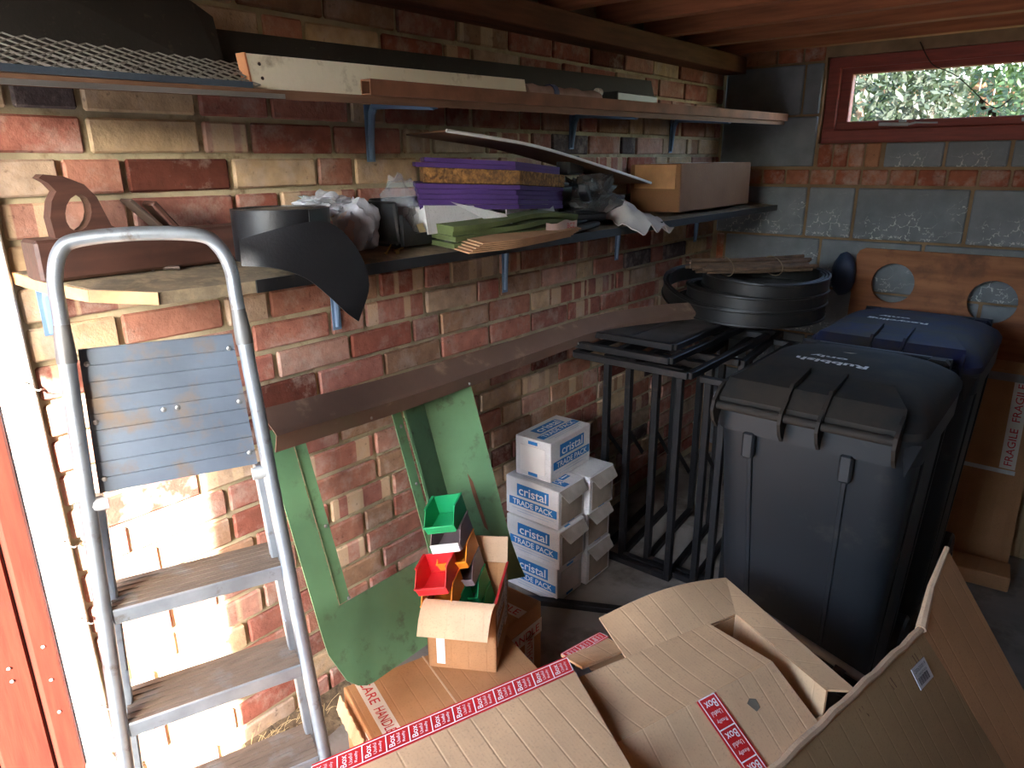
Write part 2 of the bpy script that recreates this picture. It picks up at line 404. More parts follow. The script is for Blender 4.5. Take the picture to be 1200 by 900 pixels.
tag(G().box((0, 10.1, -.05), (26, 19.6, .1)).build('lawn_outside', mat('lawn', S(84, 104, 50), .95, var=.25, scale=9)), kind='structure')
tag(G().box((0, -11.3, 1.17), (34, .6, 2.34)).build('sky_blocker_outside', mat('sky_blocker_drab', S(58, 60, 42), .95, var=.3, scale=3)), kind='structure')  # unseen barrier added across the drive to keep low sky light off the far interior
# red boarded side door in the left wall, shut beside its white post
door = bpy.data.objects.new('door_1', None); C.objects.link(door); door.location = (-.02, -3.6, 0); OFF['door_1'] = V((-.02, -3.6, 0)); tag(door, kind='structure')
y = -3.064
for i, bw in enumerate((.048, .09, .09, .09, .09, .09, .09, .09, .09, .04)):
    d = .012 if i == 0 else 0
    G().box((-.02+d, y-bw/2, 1.0), (.04, bw-.003, 1.92), None, .005).build('board', RED_WOOD, door, center=True); y -= bw
for z in (.25, 1.0, 1.75): G().box((-.052, -3.46, z), (.024, .78, .12), None, .003).build('ledge', RED_WOOD, door, center=True)
for (yy, z) in ((-3.09, .52), (-3.09, .44), (-3.15, .58), (-3.15, .55), (-3.09, .60)):
    G().lathe([(.0032, 0), (.0028, .002)], 8, (.002 if yy < -3.12 else .013, yy, z), Matrix.Rotation(math.pi/2, 3, 'Y')).build('nail_head', mat('nail', S(210, 205, 196), .4, .7), door, center=True)
st = G().box((.02, -3.025, .14), (.05, .05, .28), Matrix.Rotation(.12, 3, 'X'), .003).build('timber_offcut', mat('pale_offcut', S(200, 186, 158), .8, var=.15, scale=6, grain=(8, 8, 1)))
tag(st, 'short pale timber offcut at the foot of the white door post', 'timber')

# ------------------------------------------------------------------ window in the back wall
win = bpy.data.objects.new('window_1', None); C.objects.link(win); win.location = (1.1, .06, 1.6); OFF['window_1'] = V((1.1, .06, 1.6)); tag(win, kind='structure')
def ring(x0, x1, z0, z1, wd, y0, y1, name, top=None, side=None, bot=None):
    top = top or wd; side = side or wd; bot = bot or wd; yc, yd = (y0+y1)/2, y1-y0
    g = G(); g.box(((x0+x1)/2, yc, z0+bot/2), (x1-x0, yd, bot), None, .004); g.box(((x0+x1)/2, yc, z1-top/2), (x1-x0, yd, top), None, .004)
    g.box((x0+side/2, yc, (z0+z1)/2), (side, yd-.004, z1-z0-.004), None, .004); g.box((x1-side/2, yc, (z0+z1)/2), (side, yd-.004, z1-z0-.004), None, .004)
    return g.build(name, WIN_WOOD, win)
ring(WX0+.002, WX1-.002, WZ0-.008, WZ1+.006, .05, .03, .13, 'frame', .046, .053, .06)
ring(WX0+.05, WX1-.05, WZ0+.05, WZ1-.035, .035, .05, .10, 'sash', .03, .05, .035)
def glass_mat():
    m, t, b = new_mat('dusty_glass')
    tr = N(t, 'ShaderNodeBsdfTransparent'); gl = N(t, 'ShaderNodeBsdfGlossy'); gl.inputs['Roughness'].default_value = .03; df = N(t, 'ShaderNodeBsdfDiffuse'); df.inputs[0].default_value = (.4, .4, .36, 1)
    mx = N(t, 'ShaderNodeMixShader'); mx.inputs[0].default_value = .06; t.links.new(tr.outputs[0], mx.inputs[1]); t.links.new(gl.outputs[0], mx.inputs[2])
    co = N(t, 'ShaderNodeTexCoord').outputs['Object']
    m2 = N(t, 'ShaderNodeMixShader'); t.links.new(ramp(t, tex(t, 9, 5, co).outputs[0], .45, .9, (.02,.02,.02,1), (.25,.25,.25,1)), m2.inputs[0])
    t.links.new(mx.outputs[0], m2.inputs[1]); t.links.new(df.outputs[0], m2.inputs[2])
    t.links.new(m2.outputs[0], t.nodes['Material Output'].inputs[0]); return m
G().box(((WX0+WX1)/2, .075, (WZ0+WZ1)/2+.008), (WX1-WX0-.18, .004, WZ1-WZ0-.13)).build('pane', glass_mat(), win)
METAL = mat('galvanised', S(150, 150, 148), .45, .8, var=.1)
for x in (.80, 1.30):
    g = G(); g.bar((x-.12, .038, 1.654), (x-.005, .034, 1.650), .006, .014, bev=.002); g.bar((x-.005, .034, 1.650), (x+.02, .034, 1.656), .006, .008); g.bar((x+.02, .034, 1.656), (x+.10, .036, 1.653), .005, .006)
    st = g.build('window_stay', METAL, win); G().box((x-.03, .040, 1.663), (.028, .01, .008), None, .002).build('peg', METAL, st)
iv = thing('ivy_stem', 'thin dark ivy stem hanging across the window pane', 'plant', (.95, .03, 1.7))
pts = smooth_path([(.80, -.01, 1.955), (.83, .012, 1.90), (.86, .02, 1.865), (.93, .028, 1.83), (.99, .028, 1.78), (1.06, .028, 1.715), (1.10, .028, 1.70), (1.14, .028, 1.735)], 6)
G().tube(pts, .0022, 6).build('stem', mat('ivy_bark', S(52, 40, 30), .9), iv)
for (x, z, a) in ((1.05, 1.70, .3), (1.075, 1.685, 2.0), (1.09, 1.675, 4), (1.04, 1.725, 1)):
    R = Matrix.Rotation(a, 3, 'Y'); P = [R @ V(q) for q in ((-.012,0,0), (0,.002,-.008), (.014,0,0), (0,.002,.008))]
    G().prism([p+V((x, .026, z)) for p in P], .0006).build('leaf', mat('dead_leaf', S(60, 50, 34), .9), iv)

# trees and shrubs in the garden behind the window
LEAF = []
for i, c in enumerate(((24, 36, 18), (38, 56, 27), (17, 28, 15), (34, 50, 24))):
    m, t, b = new_mat('leaf_green_%d' % i); b.inputs['Base Color'].default_value = S(*c); b.inputs['Roughness'].default_value = .6
    b.inputs['Transmission Weight'].default_value = 0; tl = N(t, 'ShaderNodeBsdfTranslucent'); tl.inputs[0].default_value = S(c[0]+30, c[1]+40, c[2]); mx = N(t, 'ShaderNodeMixShader'); mx.inputs[0].default_value = .3
    t.links.new(b.outputs[0], mx.inputs[1]); t.links.new(tl.outputs[0], mx.inputs[2]); t.links.new(mx.outputs[0], t.nodes['Material Output'].inputs[0]); LEAF.append(m)
def tree(name, label, c, r, n, leaf, mi, cat='tree'):
    o = thing(name, label, cat, (c[0], c[1], 0)); g = G(); rnd = random.Random(n+mi)
    for i in range(n):
        while True:
            d = V((rnd.uniform(-1, 1), rnd.uniform(-1, 1), rnd.uniform(-1, 1)))
            if .35 < d.length < 1: break
        p = V(c)+V((d.x*r[0], d.y*r[1], d.z*r[2]))
        a = V((rnd.gauss(0, 1), rnd.gauss(0, 1), rnd.gauss(0, 1))).normalized(); bb = a.orthogonal().normalized(); s = leaf*rnd.uniform(.6, 1.3)
        g.add([p-a*s, p+bb*s*.45, p+a*s, p-bb*s*.45], [(0, 1, 2), (0, 2, 3)])
    f = g.build('foliage', LEAF[mi], o); f['kind'] = 'stuff'
    G().tube([(c[0], c[1], 0), (c[0]+.05, c[1], c[2]*.6), (c[0]-.04, c[1]+.05, c[2]+r[2]*.5)], [.06, .05, .02], 8).build('trunk', mat('tree_bark', S(74, 60, 48), .95), o)
tree('garden_tree', 'dense dark leafy tree behind the left of the window', (-.35, 3.6, 2.1), (.85, .7, 1.3), 11000, .038, 2)
tree('garden_tree', 'bright green tree behind the right of the window', (1.55, 3.9, 2.2), (.95, .7, 1.3), 11000, .038, 1)
tree('garden_tree', 'tall pale tree farther back behind the window', (.8, 5.6, 2.6), (2.9, .8, 2.5), 26000, .05, 3)
tree('garden_shrub', 'low green shrub just outside the window', (.8, 2.3, .95), (1.1, .4, .75), 9000, .03, 0, 'shrub')
fence = thing('garden_fence', 'brown board fence at the far end of the garden', 'fence', (1.5, 6.9, 0))
for i in range(40): G().box((-1.8+i*.151, 6.9, 1.2), (.145, .02, 2.4)).build('board', mat('fence_board', S(120, 84, 60), .9, var=.15), fence, center=True)
# ------------------------------------------------------------------ object materials
ALU = mat('dull_aluminium', S(158, 166, 172), .42, .75, var=.12, scale=16, bmp=.15, bscale=40, dirt=S(120, 112, 100), damt=.1, dscale=18)
ALU_PLATE = mat('scuffed_aluminium', S(92, 102, 114), .55, .35, var=.12, scale=7, bmp=.2, bscale=30, dirt=S(112, 98, 84), damt=.34, dscale=13)
TREAD = mat('dusty_tread', S(96, 82, 69), .85, var=.16, scale=9, grain=(4, 1, 4), bmp=.5, bscale=60, dirt=S(104, 100, 96), damt=.3, dscale=12)
SHELF = mat('dusty_shelf', S(112, 98, 78), .95, var=.25, scale=12, bmp=.6, bscale=90, dirt=S(142, 124, 96), damt=.5, dscale=30)
PALE_WOOD = mat('pale_wood', S(188, 146, 104), .75, var=.12, scale=6, grain=(8, 1, 8), bmp=.2)
BLUE_STEEL = mat('blue_grey_enamel', S(112, 140, 172), .4, .1, var=.08, bmp=.05)
BLACK_PL = mat('black_plastic', S(34, 35, 37), .45, var=.15, bmp=.1, dirt=S(70, 62, 54), damt=.15)
BLACK_ST = mat('black_steel', S(24, 23, 24), .5, .2, var=.2, bmp=.15, dirt=S(56, 46, 38), damt=.15, dscale=20)
DARK_BOARD = mat('black_board', S(30, 27, 26), .7, var=.2, dirt=S(60, 52, 46), damt=.05, dscale=60)
RUST = mat('rusty_steel', S(120, 78, 56), .8, .2, var=.25, scale=10, bmp=.3)
OLD_WOOD = mat('old_beech', S(72, 46, 38), .5, var=.22, scale=5, grain=(10, 1, 10), bmp=.2, bscale=20, dirt=S(60, 40, 34), damt=.2, dscale=8)
OLD_IRON = mat('old_iron', S(84, 70, 62), .6, .5, var=.2)
CARD = cardboard('carton_board', S(196, 159, 120)); CARD2 = cardboard('carton_board_brown', S(170, 124, 84)); CARD3 = cardboard('carton_board_olive', S(160, 130, 92), .35)
CARD_IN = cardboard('carton_board_pale', S(196, 164, 132), .3)
WHITE_CARD = cardboard('white_carton', S(206, 204, 202), .2); KRAFT = mat('kraft_paper', S(176, 134, 96), .8, var=.12)
BLUE_INK = mat('blue_ink', S(20, 112, 178), .6, var=.06, bmp=0); WHITE_INK = mat('white_ink', S(228, 228, 226), .6, var=.03, bmp=0)
RED_INK = mat('red_ink', S(188, 40, 42), .6, var=.08, bmp=0); GREY_INK = mat('grey_ink', S(70, 70, 74), .6, var=.05, bmp=0)
TAPE = mat('clear_white_tape', S(206, 194, 178), .35, var=.06, bmp=0); RED_TAPE = mat('red_tape', S(196, 34, 36), .4, var=.06, bmp=0)
GREEN_PAINT = mat('green_enamel', S(98, 136, 98), .42, var=.1, scale=5, bmp=.06, dirt=S(80, 96, 70), damt=.2, dscale=16)

# ------------------------------------------------------------------ step ladder
LT, RT = V((.255, -3.010, 1.33)), V((.362, -2.782, 1.33))
def railL(z): return V((.316, -3.060, .8))+(V((.25, -3.008, 1.386))-V((.316, -3.060, .8)))*((z-.8)/.586)
def railR(z): return V((.427, -2.777, .8))+(V((.36, -2.78, 1.37))-V((.427, -2.777, .8)))*((z-.8)/.57)
e_l = (railR(.8)-railL(.8)).normalized(); n_l = e_l.cross(V((0, 0, 1))); n_l = n_l if n_l.x > 0 else -n_l
lad = thing('step_ladder', 'grey aluminium step ladder folded against the sunlit brick wall', 'ladder', (.45, -2.95, 0))
tl, tr = railL(1.40), railR(1.395)
hoop = smooth_path([railL(1.2), railL(1.30), railL(1.35), tl+e_l*.012+V((0,0,-.008)), tl+e_l*.04+V((0,0,.008)), (tl+tr)/2+V((0,0,.016)), tr-e_l*.04+V((0,0,.012)), tr-e_l*.012+V((0,0,-.008)), railR(1.35), railR(1.30), railR(1.2)], 6)
G().tube(hoop, .0115, 12).build('hoop_handle', ALU, lad, smooth=True)
for f in (railL, railR):
    G().tube([f(.015), f(.6), f(1.22)], .0128, 12).build('front_rail', ALU, lad, smooth=True)
    G().lathe([(.014, 0), (.016, .03)], 12, f(.0), None).build('foot_cap', BLACK_PL, lad)
    G().tube([f(1.22), f(1.24), f(1.28)], [.0145, .0145, .0118], 12).build('sleeve', mat('worn_grip', S(112, 112, 110), .5, .4), lad, smooth=True)
for i, z in enumerate((.8, .59, .38, .17)):
    a, b = railL(z)+e_l*.012, railR(z)-e_l*.012; back = -n_l*.1
    t_ = G().prism([a, b, b+back, a+back], .006, (0, 0, 1)).build('tread', TREAD, lad)
    for q in range(6):
        o = back*(.12+q*.15); G().bar(a+o+V((0,0,.0008)), b+o+V((0,0,.0008)), .006, .0018).build('grip_rib', TREAD, t_)
    G().bar(a+V((0,0,-.014))+n_l*.002, b+V((0,0,-.014))+n_l*.002, .006, .028, bev=.002).build('tread_nosing', ALU, t_)
# top platform folded flat against the rails, made of ribbed slats
pl0, pl1, pr0, pr1 = railL(.995)+e_l*.018-n_l*.02, railL(1.235)+e_l*.016-n_l*.02, railR(.995)-e_l*.016-n_l*.02, railR(1.235)-e_l*.016-n_l*.02
plat = G().sheet(bil(pl0, pr0, pr1, pl1), 2, 2, .006).build('platform', ALU_PLATE, lad)
for i in range(9):
    u0, u1 = i/9+.004, (i+1)/9-.004; L = lambda u: pl0+(pl1-pl0)*u; Rr = lambda u: pr0+(pr1-pr0)*u
    G().prism([L(u0)+n_l*.003, Rr(u0)+n_l*.003, Rr(u1)+n_l*.003, L(u1)+n_l*.003], .004).build('slat', ALU_PLATE, plat)
rv = Matrix((e_l, V((0,0,1)), n_l)).transposed()
for u, v in ((.04, .1), (.04, .5), (.04, .9), (.96, .1), (.96, .5), (.96, .9), (.46, .52), (.55, .52)):
    p = (pl0*(1-v)+pl1*v)*(1-u)+(pr0*(1-v)+pr1*v)*u+n_l*.003
    G().lathe([(.0045, 0), (.0045, .0015), (.002, .003)], 10, p, rv).build('rivet', METAL, plat)
G().tube([railL(.985)-e_l*.006, railL(.985)+e_l*.03], .011, 10).build('pivot_bush', mat('grey_nylon', S(170, 172, 170), .6), lad, smooth=True)
G().tube([railR(.985)+e_l*.006, railR(.985)-e_l*.03], .011, 10).build('pivot_bush', MATS['grey_nylon'], lad, smooth=True)
for f, s in ((railL, 1), (railR, -1)):
    G().bar(f(.99)+e_l*s*.014-n_l*.03, f(.01)+e_l*s*.012-n_l*.105, .018, .024, upv=n_l, bev=.003).build('rear_leg', ALU, lad)
    G().bar(f(.66)+e_l*s*.02-n_l*.045, f(.36)+e_l*s*.012-n_l*.085, .010, .004, upv=e_l).build('brace', ALU, lad)
G().bar(railL(.12)-n_l*.1+e_l*.014, railR(.12)-n_l*.1-e_l*.014, .018, .02).build('rear_rail', ALU, lad)

# ------------------------------------------------------------------ shelves and brackets
def zs(x): return 1.338-.09*x                  # the lower shelf dips towards its front edge
def slab(poly, t): return G().prism([(x, y, zs(x)) for x, y in poly], t, (0, 0, 1))
ls = thing('lower_shelf', 'long dusty dark plank shelf carrying the tools and bags', 'shelf', (.15, -1.5, 1.3))
slab([(.004, -2.995), (.125, -2.975), (.04, -2.80), (.004, -2.72)], .022).build('back_board', SHELF, ls)
slab([(.13, -2.965), (.20, -2.945), (.28, -2.87), (.30, -2.70), (.30, -.004), (.004, -.004), (.004, -2.705), (.045, -2.79)], .022).build('front_board', SHELF, ls)
G().bar((.128, -2.974, zs(.13)-.011), (.204, -2.95, zs(.2)-.011), .003, .021).build('edge_strip', PALE_WOOD, ls)
G().bar((.204, -2.95, zs(.2)-.011), (.283, -2.872, zs(.28)-.011), .003, .021).build('edge_strip', PALE_WOOD, ls)
G().bar((.004, -2.998, zs(.0)-.011), (.125, -2.978, zs(.125)-.011), .003, .021).build('edge_strip', PALE_WOOD, ls)
G().bar((.302, -2.70, zs(.3)-.010), (.302, -.006, zs(.3)-.010), .004, .024).build('edge_band', BLACK_PL, ls)
def zu(y, x=.3): return 1.624+.0128*(y+3.04)+.1*(.3-x)         # underside of the upper shelf, dipping to its front
us = thing('upper_shelf', 'long brown plank shelf under the stored timber and mesh', 'shelf', (.15, -1.5, 1.65))
G().sheet(bil((.30, -3.15, zu(-3.15)+.016), (.30, -.01, zu(0)+.016), (.02, -.01, zu(0, 0)+.016), (.02, -3.15, zu(-3.15, 0)+.016)), 8, 1, .016).build('plank', mat('brown_plank', S(112, 80, 60), .8, var=.2, scale=5, grain=(9, 1, 9)), us)
G().bar((.303, -3.15, zu(-3.15)+.005), (.303, -2.60, zu(-2.6)+.005), .004, .008).build('edge_trim', METAL, us)
def bracket(label, y, z, x1, drop, slope):
    o = thing('shelf_bracket', label, 'bracket', (.01, y, z), 'blue steel shelf brackets')
    a = V((.006, y, z-.004)); g = G()
    g.bar((.004, y, z-.008), (.004, y, z-drop), .026, .003, upv=(1,0,0)); g.build('wall_plate', BLUE_STEEL, o)
    g = G(); prof = smooth_path([(.006, y, z-drop*.96), (.014, y, z-.05), (.022, y, z-.022), (.05, y, z-.012), (x1, y, z-.002-slope*x1)], 5)
    g.tube(prof, [.005+.005*math.sin(math.pi*min(1, (i+2)/(len(prof)+2))) for i in range(len(prof))], 8); g.build('gusset', BLUE_STEEL, o, smooth=True)
    g = G(); g.bar((.004, y, z-.003), (x1, y, z-.003-slope*x1), .026, .003); g.build('arm', BLUE_STEEL, o)
    for zz in (z-drop*.3, z-drop*.75): G().lathe([(.005, 0), (.003, .003)], 8, (.006, y+.006, zz), Matrix.Rotation(math.pi/2, 3, 'Y')).build('screw_head', OLD_IRON, o)
bracket('blue grey bracket under the upper shelf above the clear plastic bag', -2.16, zu(-2.16, 0), .24, .145, .1)
bracket('blue bracket under the upper shelf above the bent panel', -1.26, zu(-1.26, 0), .26, .12, .1)
bracket('blue bracket under the upper shelf above the cardboard box', -.52, zu(-.5, 0), .26, .14, .1)
bracket('pale blue bracket at the ladder end of the lower shelf', -2.955, zs(0)-.024, .10, .1, .09)
bracket('blue grey bracket below the lower shelf behind the hanging membrane', -2.31, zs(0)-.024, .24, .21, .09)
bracket('blue grey bracket below the lower shelf above the brown trim', -1.63, zs(0)-.024, .24, .21, .09)
bracket('thin bracket below the lower shelf above the black frames', -.93, zs(0)-.024, .24, .18, .09)
bracket('thin bracket below the lower shelf nearest the back wall', -.22, zs(0)-.024, .24, .17, .09)

# ------------------------------------------------------------------ things on the upper shelf
bb = G().prism([(.13, -3.15, 1.672), (.13, -2.605, 1.674), (.09, -2.60, 1.79), (.09, -2.64, 1.812), (.09, -3.15, 1.90)], .018).build('black_board_sheet', DARK_BOARD)
tag(bb, 'black scuffed board leaning on the upper shelf behind the mesh', 'board')
bb = G().prism([(.10, -2.76, zu(-2.7, .1)+.02), (.12, -.87, zu(-.9, .1)+.02), (.09, -.87, 1.800), (.07, -2.76, 1.770)], .02).build('black_plank', DARK_BOARD)
tag(bb, 'long narrow black plank lying along the upper shelf', 'plank')
wb = thing('white_board', 'cream painted board with two nail holes on the upper shelf', 'board', (.25, -2.2, 1.65))
G().prism([(.290, -2.655, 1.644), (.268, -1.84, 1.657), (.256, -1.84, 1.722), (.276, -2.655, 1.704)], .024).build('plank', mat('cream_paint', S(226, 221, 204), .7, var=.06, scale=4, dirt=S(150, 138, 112), damt=.05, dscale=8), wb)
G().prism([(.291, -2.657, 1.644), (.277, -2.657, 1.705), (.252, -2.658, 1.705), (.266, -2.658, 1.644)], .004).build('end_grain', mat('end_grain', S(176, 120, 84), .8), wb)
for z in (1.688, 1.664): G().lathe([(.0035, 0), (.0025, .0012)], 8, (.2895-(z-1.644)*.23, -2.63, z), Matrix.Rotation(math.pi/2, 3, 'Y')).build('nail_hole', mat('dark_hole', S(40, 30, 24), .9), wb)
st = thing('steel_box_section', 'rusty square steel tube lying on the front of the upper shelf', 'steel tube', (.3, -1.2, 1.65))
for (dx, dz, wx, wz) in ((0, .0135, .03, .003), (0, -.0135, .03, .003), (.0135, 0, .003, .024), (-.0135, 0, .003, .024)):
    G().bar((.302+dx, -2.41, zu(-2.41)+.031+dz), (.302+dx, -.02, zu(0)+.031+dz), wx, wz).build('tube_wall', RUST, st)
ro = thing('rolled_blind', 'rolled pinkish fabric blind beside the white board end', 'rolled fabric', (.24, -1.55, 1.7))
G().tube(smooth_path([(.245, -1.83, zu(-1.8)+.055), (.245, -1.65, zu(-1.65)+.055), (.245, -1.47, zu(-1.47)+.052)], 6), [.019+.003*math.sin(i*1.9) for i in range(13)], 12).build('roll', mat('pink_grey_fabric', S(150, 122, 116), .8, var=.2, scale=14), ro, smooth=True)
G().tube([(.242, -1.475, zu(-1.45)+.07), (.242, -1.455, zu(-1.45)+.07)], .012, 10).build('end_cap', WHITE_INK, ro, smooth=True)
G().tube([(.245, -1.72, zu(-1.7)+.055), (.245, -1.70, zu(-1.7)+.055)], .024, 12).build('blue_tie', mat('blue_tie', S(54, 66, 110), .6), ro)
tag(G().box((.21, -1.22, zu(-1.2, .22)+.045), (.06, .26, .05), None, .004).build('black_case', BLACK_PL), 'small black case lying at the far end of the long black plank', 'case')
# expanded steel mesh: two thin sheets of diamonds leaning at the front of the shelf
ms = thing('expanded_mesh', 'grey expanded steel mesh sheets on the upper shelf', 'mesh', (.26, -2.85, 1.66))
STEEL = mat('mesh_steel', S(140, 140, 136), .5, .6, var=.15)
for k, (a0, a1, d0, d1) in enumerate(((.298, 1.648, .240, 1.702), (.300, 1.646, .275, 1.672))):
    g = G(); rows, cols, y0, y1 = (5, 19, -3.16, -2.64) if k == 0 else (2, 19, -3.16, -2.66)
    P = lambda y, v: V((a0+(d0-a0)*v, y, a1+(d1-a1)*v-.02*(y+3.16)*(v if k == 0 else 0)))
    dy = (y1-y0)/cols
    for r in range(rows):
        for c in range(cols):
            ya, yb, ym = y0+c*dy, y0+(c+1)*dy, y0+(c+.5)*dy
            v0, vm, v1 = r/rows, (r+.5)/rows, (r+1)/rows
            for p, q in (((ya, vm), (ym, v1)), ((ym, v1), (yb, vm)), ((yb, vm), (ym, v0)), ((ym, v0), (ya, vm))): g.bar(P(*p), P(*q), .0022, .0012, upv=(1, 0, 0))
    o = g.build('mesh_sheet', STEEL, ms); o['kind'] = 'stuff'
G().bar((.300, -3.16, 1.646), (.298, -2.66, 1.650), .006, .010).build('edge_angle', mat('blue_steel_edge', S(70, 82, 96), .6, .4), ms)

# ------------------------------------------------------------------ wooden plane on the lower shelf
pz = zs(.1)+.001
pn = thing('wooden_plane', 'old dark wooden hand plane with closed tote handle', 'hand plane', (.1, -2.7, pz))
G().box((.105, -2.785, pz+.035), (.07, .42, .07), None, .005).build('body', OLD_WOOD, pn)
outer = [(-2.955, 0), (-2.957, .035), (-2.950, .062), (-2.940, .078), (-2.950, .092), (-2.962, .100), (-2.955, .106), (-2.925, .102), (-2.895, .088), (-2.878, .066), (-2.870, .040), (-2.862, .016), (-2.842, .004), (-2.842, 0)]
inner = [(-2.912+.021*math.cos(a)+.006*math.sin(a), .041+.031*math.sin(a)) for a in [2*math.pi*i/14 for i in range(14)]]
g = G(); X0, X1 = .087, .119; no, ni = len(outer), len(inner); z0 = pz+.069
def fan(x): return [V((x, y, z0+z)) for y, z in outer]+[V((x, y, z0+z)) for y, z in inner]
bmh = bmesh.new()
for x in (X0, X1):
    vs_ = [bmh.verts.new(p) for p in fan(x)]
    es = [bmh.edges.new((vs_[i], vs_[(i+1) % no])) for i in range(no)]+[bmh.edges.new((vs_[no+i], vs_[no+(i+1) % ni])) for i in range(ni)]
    bmesh.ops.triangle_fill(bmh, edges=es, use_beauty=True)
bmh.verts.ensure_lookup_table(); k = no+ni
for i in range(no): bmh.faces.new([bmh.verts[q] for q in (i, (i+1) % no, k+(i+1) % no, k+i)])
for i in range(ni): bmh.faces.new([bmh.verts[q] for q in (no+i, no+(i+1) % ni, k+no+(i+1) % ni, k+no+i)])
bmh.verts.index_update(); g.add([v.co.copy() for v in bmh.verts], [tuple(v.index for v in f.verts) for f in bmh.faces]); bmh.free()
g.build('tote_handle', OLD_WOOD, pn)
G().bar((.105, -2.765, pz+.066), (.105, -2.825, pz+.128), .046, .006, upv=(0, 1, 1), bev=.001).build('iron', OLD_IRON, pn)
G().bar((.105, -2.742, pz+.066), (.105, -2.785, pz+.122), .044, .012, upv=(0, 1, 1), bev=.003).build('wedge', OLD_WOOD, pn)
bt = thing('bolt', 'loose steel bolt lying on the dusty lower shelf', 'bolt', (.13, -2.80, zs(.13)))
G().tube([(.125, -2.80, zs(.13)+.006), (.150, -2.765, zs(.15)+.006)], .004, 8).build('shank', OLD_IRON, bt)
G().lathe([(.009, -.004), (.009, .004)], 6, (.122, -2.804, zs(.12)+.009), Matrix.Rotation(.95, 3, 'X') @ Matrix.Rotation(math.pi/2, 3, 'Y')).build('head', mat('bright_steel', S(190, 196, 200), .3, .8), bt)

# ------------------------------------------------------------------ roll of black membrane with a hanging tail
DPC = mat('black_membrane', S(26, 27, 30), .42, var=.2, bmp=.2, bscale=200)
rl = thing('membrane_roll', 'roll of black damp proof membrane with a loose tail hanging off the shelf', 'roll', (.2, -2.57, zs(.2)))
rc = V((.195, -2.565)); zb = zs(.195)+.012
def spiral(a):    # radius shrinks towards the core
    r = .099-.0045*a/(2*math.pi); return V((rc.x+r*math.cos(a), rc.y+r*math.sin(a)))
g = G(); n = 160
g.sheet(lambda u, v: V((*spiral(u*14*math.pi), zb+.10*v-.008*math.sin(u*9)*0)), n, 1, .0022); g.build('coil', DPC, rl, smooth=True)
G().lathe([(.045, .002), (.045, .096)], 24, (rc.x, rc.y, zb), None).build('core', mat('card_core', S(150, 124, 92), .9, var=.2), rl)
cr = G().lathe([(.093, .093), (.093, .0985), (.05, .0985)], 28, (rc.x, rc.y, zb), None).build('dusty_top', mat('dusty_wraps', S(104, 90, 72), .95, var=.3, scale=40), rl)
up_ = smooth_path([(.262, -2.70, zb+.052), (.300, -2.62, zb+.072), (.318, -2.54, zb+.075), (.334, -2.488, zb+.02), (.340, -2.468, zb-.055), (.336, -2.498, zb-.125)], 5)
lo_ = smooth_path([(.268, -2.705, zb+.004), (.312, -2.66, zb-.002), (.330, -2.61, zb-.026), (.337, -2.565, zb-.068), (.340, -2.53, zb-.105), (.3365, -2.500, zb-.128)], 5)
mT = len(up_)-1
G().sheet(lambda u, v: up_[round(u*mT)]*(1-v)+lo_[round(u*mT)]*v, mT, 4, .002).build('tail', DPC, rl, smooth=True)

# ------------------------------------------------------------------ bags and small things on the lower shelf
def film(name, col, alpha, rough=.15):
    m, t, b = new_mat(name); b.inputs['Base Color'].default_value = col; b.inputs['Roughness'].default_value = rough
    tr = N(t, 'ShaderNodeBsdfTransparent'); mx = N(t, 'ShaderNodeMixShader'); mx.inputs[0].default_value = alpha
    co = N(t, 'ShaderNodeTexCoord').outputs['Object']; bump(t, b, tex(t, 40, 4, co).outputs[0], .8, .006)
    t.links.new(tr.outputs[0], mx.inputs[1]); t.links.new(b.outputs[0], mx.inputs[2]); t.links.new(mx.outputs[0], t.nodes['Material Output'].inputs[0]); MATS[name] = m; return m
CLEAR = film('clear_film', S(176, 182, 188), .26); MILKY = film('milky_film', S(186, 190, 198), .62, .35)
bg_ = thing('plastic_bag', 'milky white plastic bag with pinkish contents beside the membrane roll', 'bag', (.15, -2.36, zs(.15)))
blob((.14, -2.335, zs(.14)+.048), (.06, .046, .066), 3, .35, 4, base=zs(.14), sub=4, crumple=.3).build('bag_body', MILKY, bg_, smooth=True, sharp=60)
blob((.10, -2.385, zs(.1)+.10), (.045, .055, .022), 9, .6, 5, sub=4, crumple=.6).build('bag_neck', MILKY, bg_, smooth=True, sharp=60)
blob((.14, -2.335, zs(.14)+.04), (.05, .044, .05), 5, .2, base=zs(.14)+.002).build('contents', mat('pink_plaster', S(168, 150, 142), .9), bg_, smooth=True)
cs = thing('black_holster', 'black moulded plastic holster tray holding a clear packet', 'tray', (.15, -2.2, zs(.15)))
zc = zs(.16)+.002
g = G(); g.box((.16, -2.185, zc+.006), (.10, .17, .012), None, .004); g.build('base', BLACK_PL, cs)
for yy, hh in ((-2.262, .105), (-2.105, .085)): G().box((.16, yy, zc+hh/2), (.10, .014, hh), Matrix.Rotation(.12 if yy < -2.2 else -.15, 3, 'X'), .004).build('side', BLACK_PL, cs)
G().box((.112, -2.185, zc+.055), (.012, .16, .11), None, .004).build('back', BLACK_PL, cs)
G().prism([(.214, -2.262, zc+.075), (.214, -2.222, zc+.03), (.214, -2.105, zc+.03), (.214, -2.105, zc+.002), (.214, -2.262, zc+.002)], .012).build('front', BLACK_PL, cs)
cb = thing('clear_bag', 'crumpled clear plastic bag standing in the black holster', 'bag', (.16, -2.2, zc+.03))
blob((.16, -2.212, zc+.095), (.034, .042, .07), 12, .45, 4, crumple=.5).build('film', CLEAR, cb, smooth=True, sharp=40)
blob((.17, -2.15, zc+.06), (.03, .04, .04), 16, .45, 4, crumple=.5).build('film_fold', CLEAR, cb, smooth=True, sharp=40)
BRASS = mat('brass', S(190, 160, 96), .35, .9, var=.1)
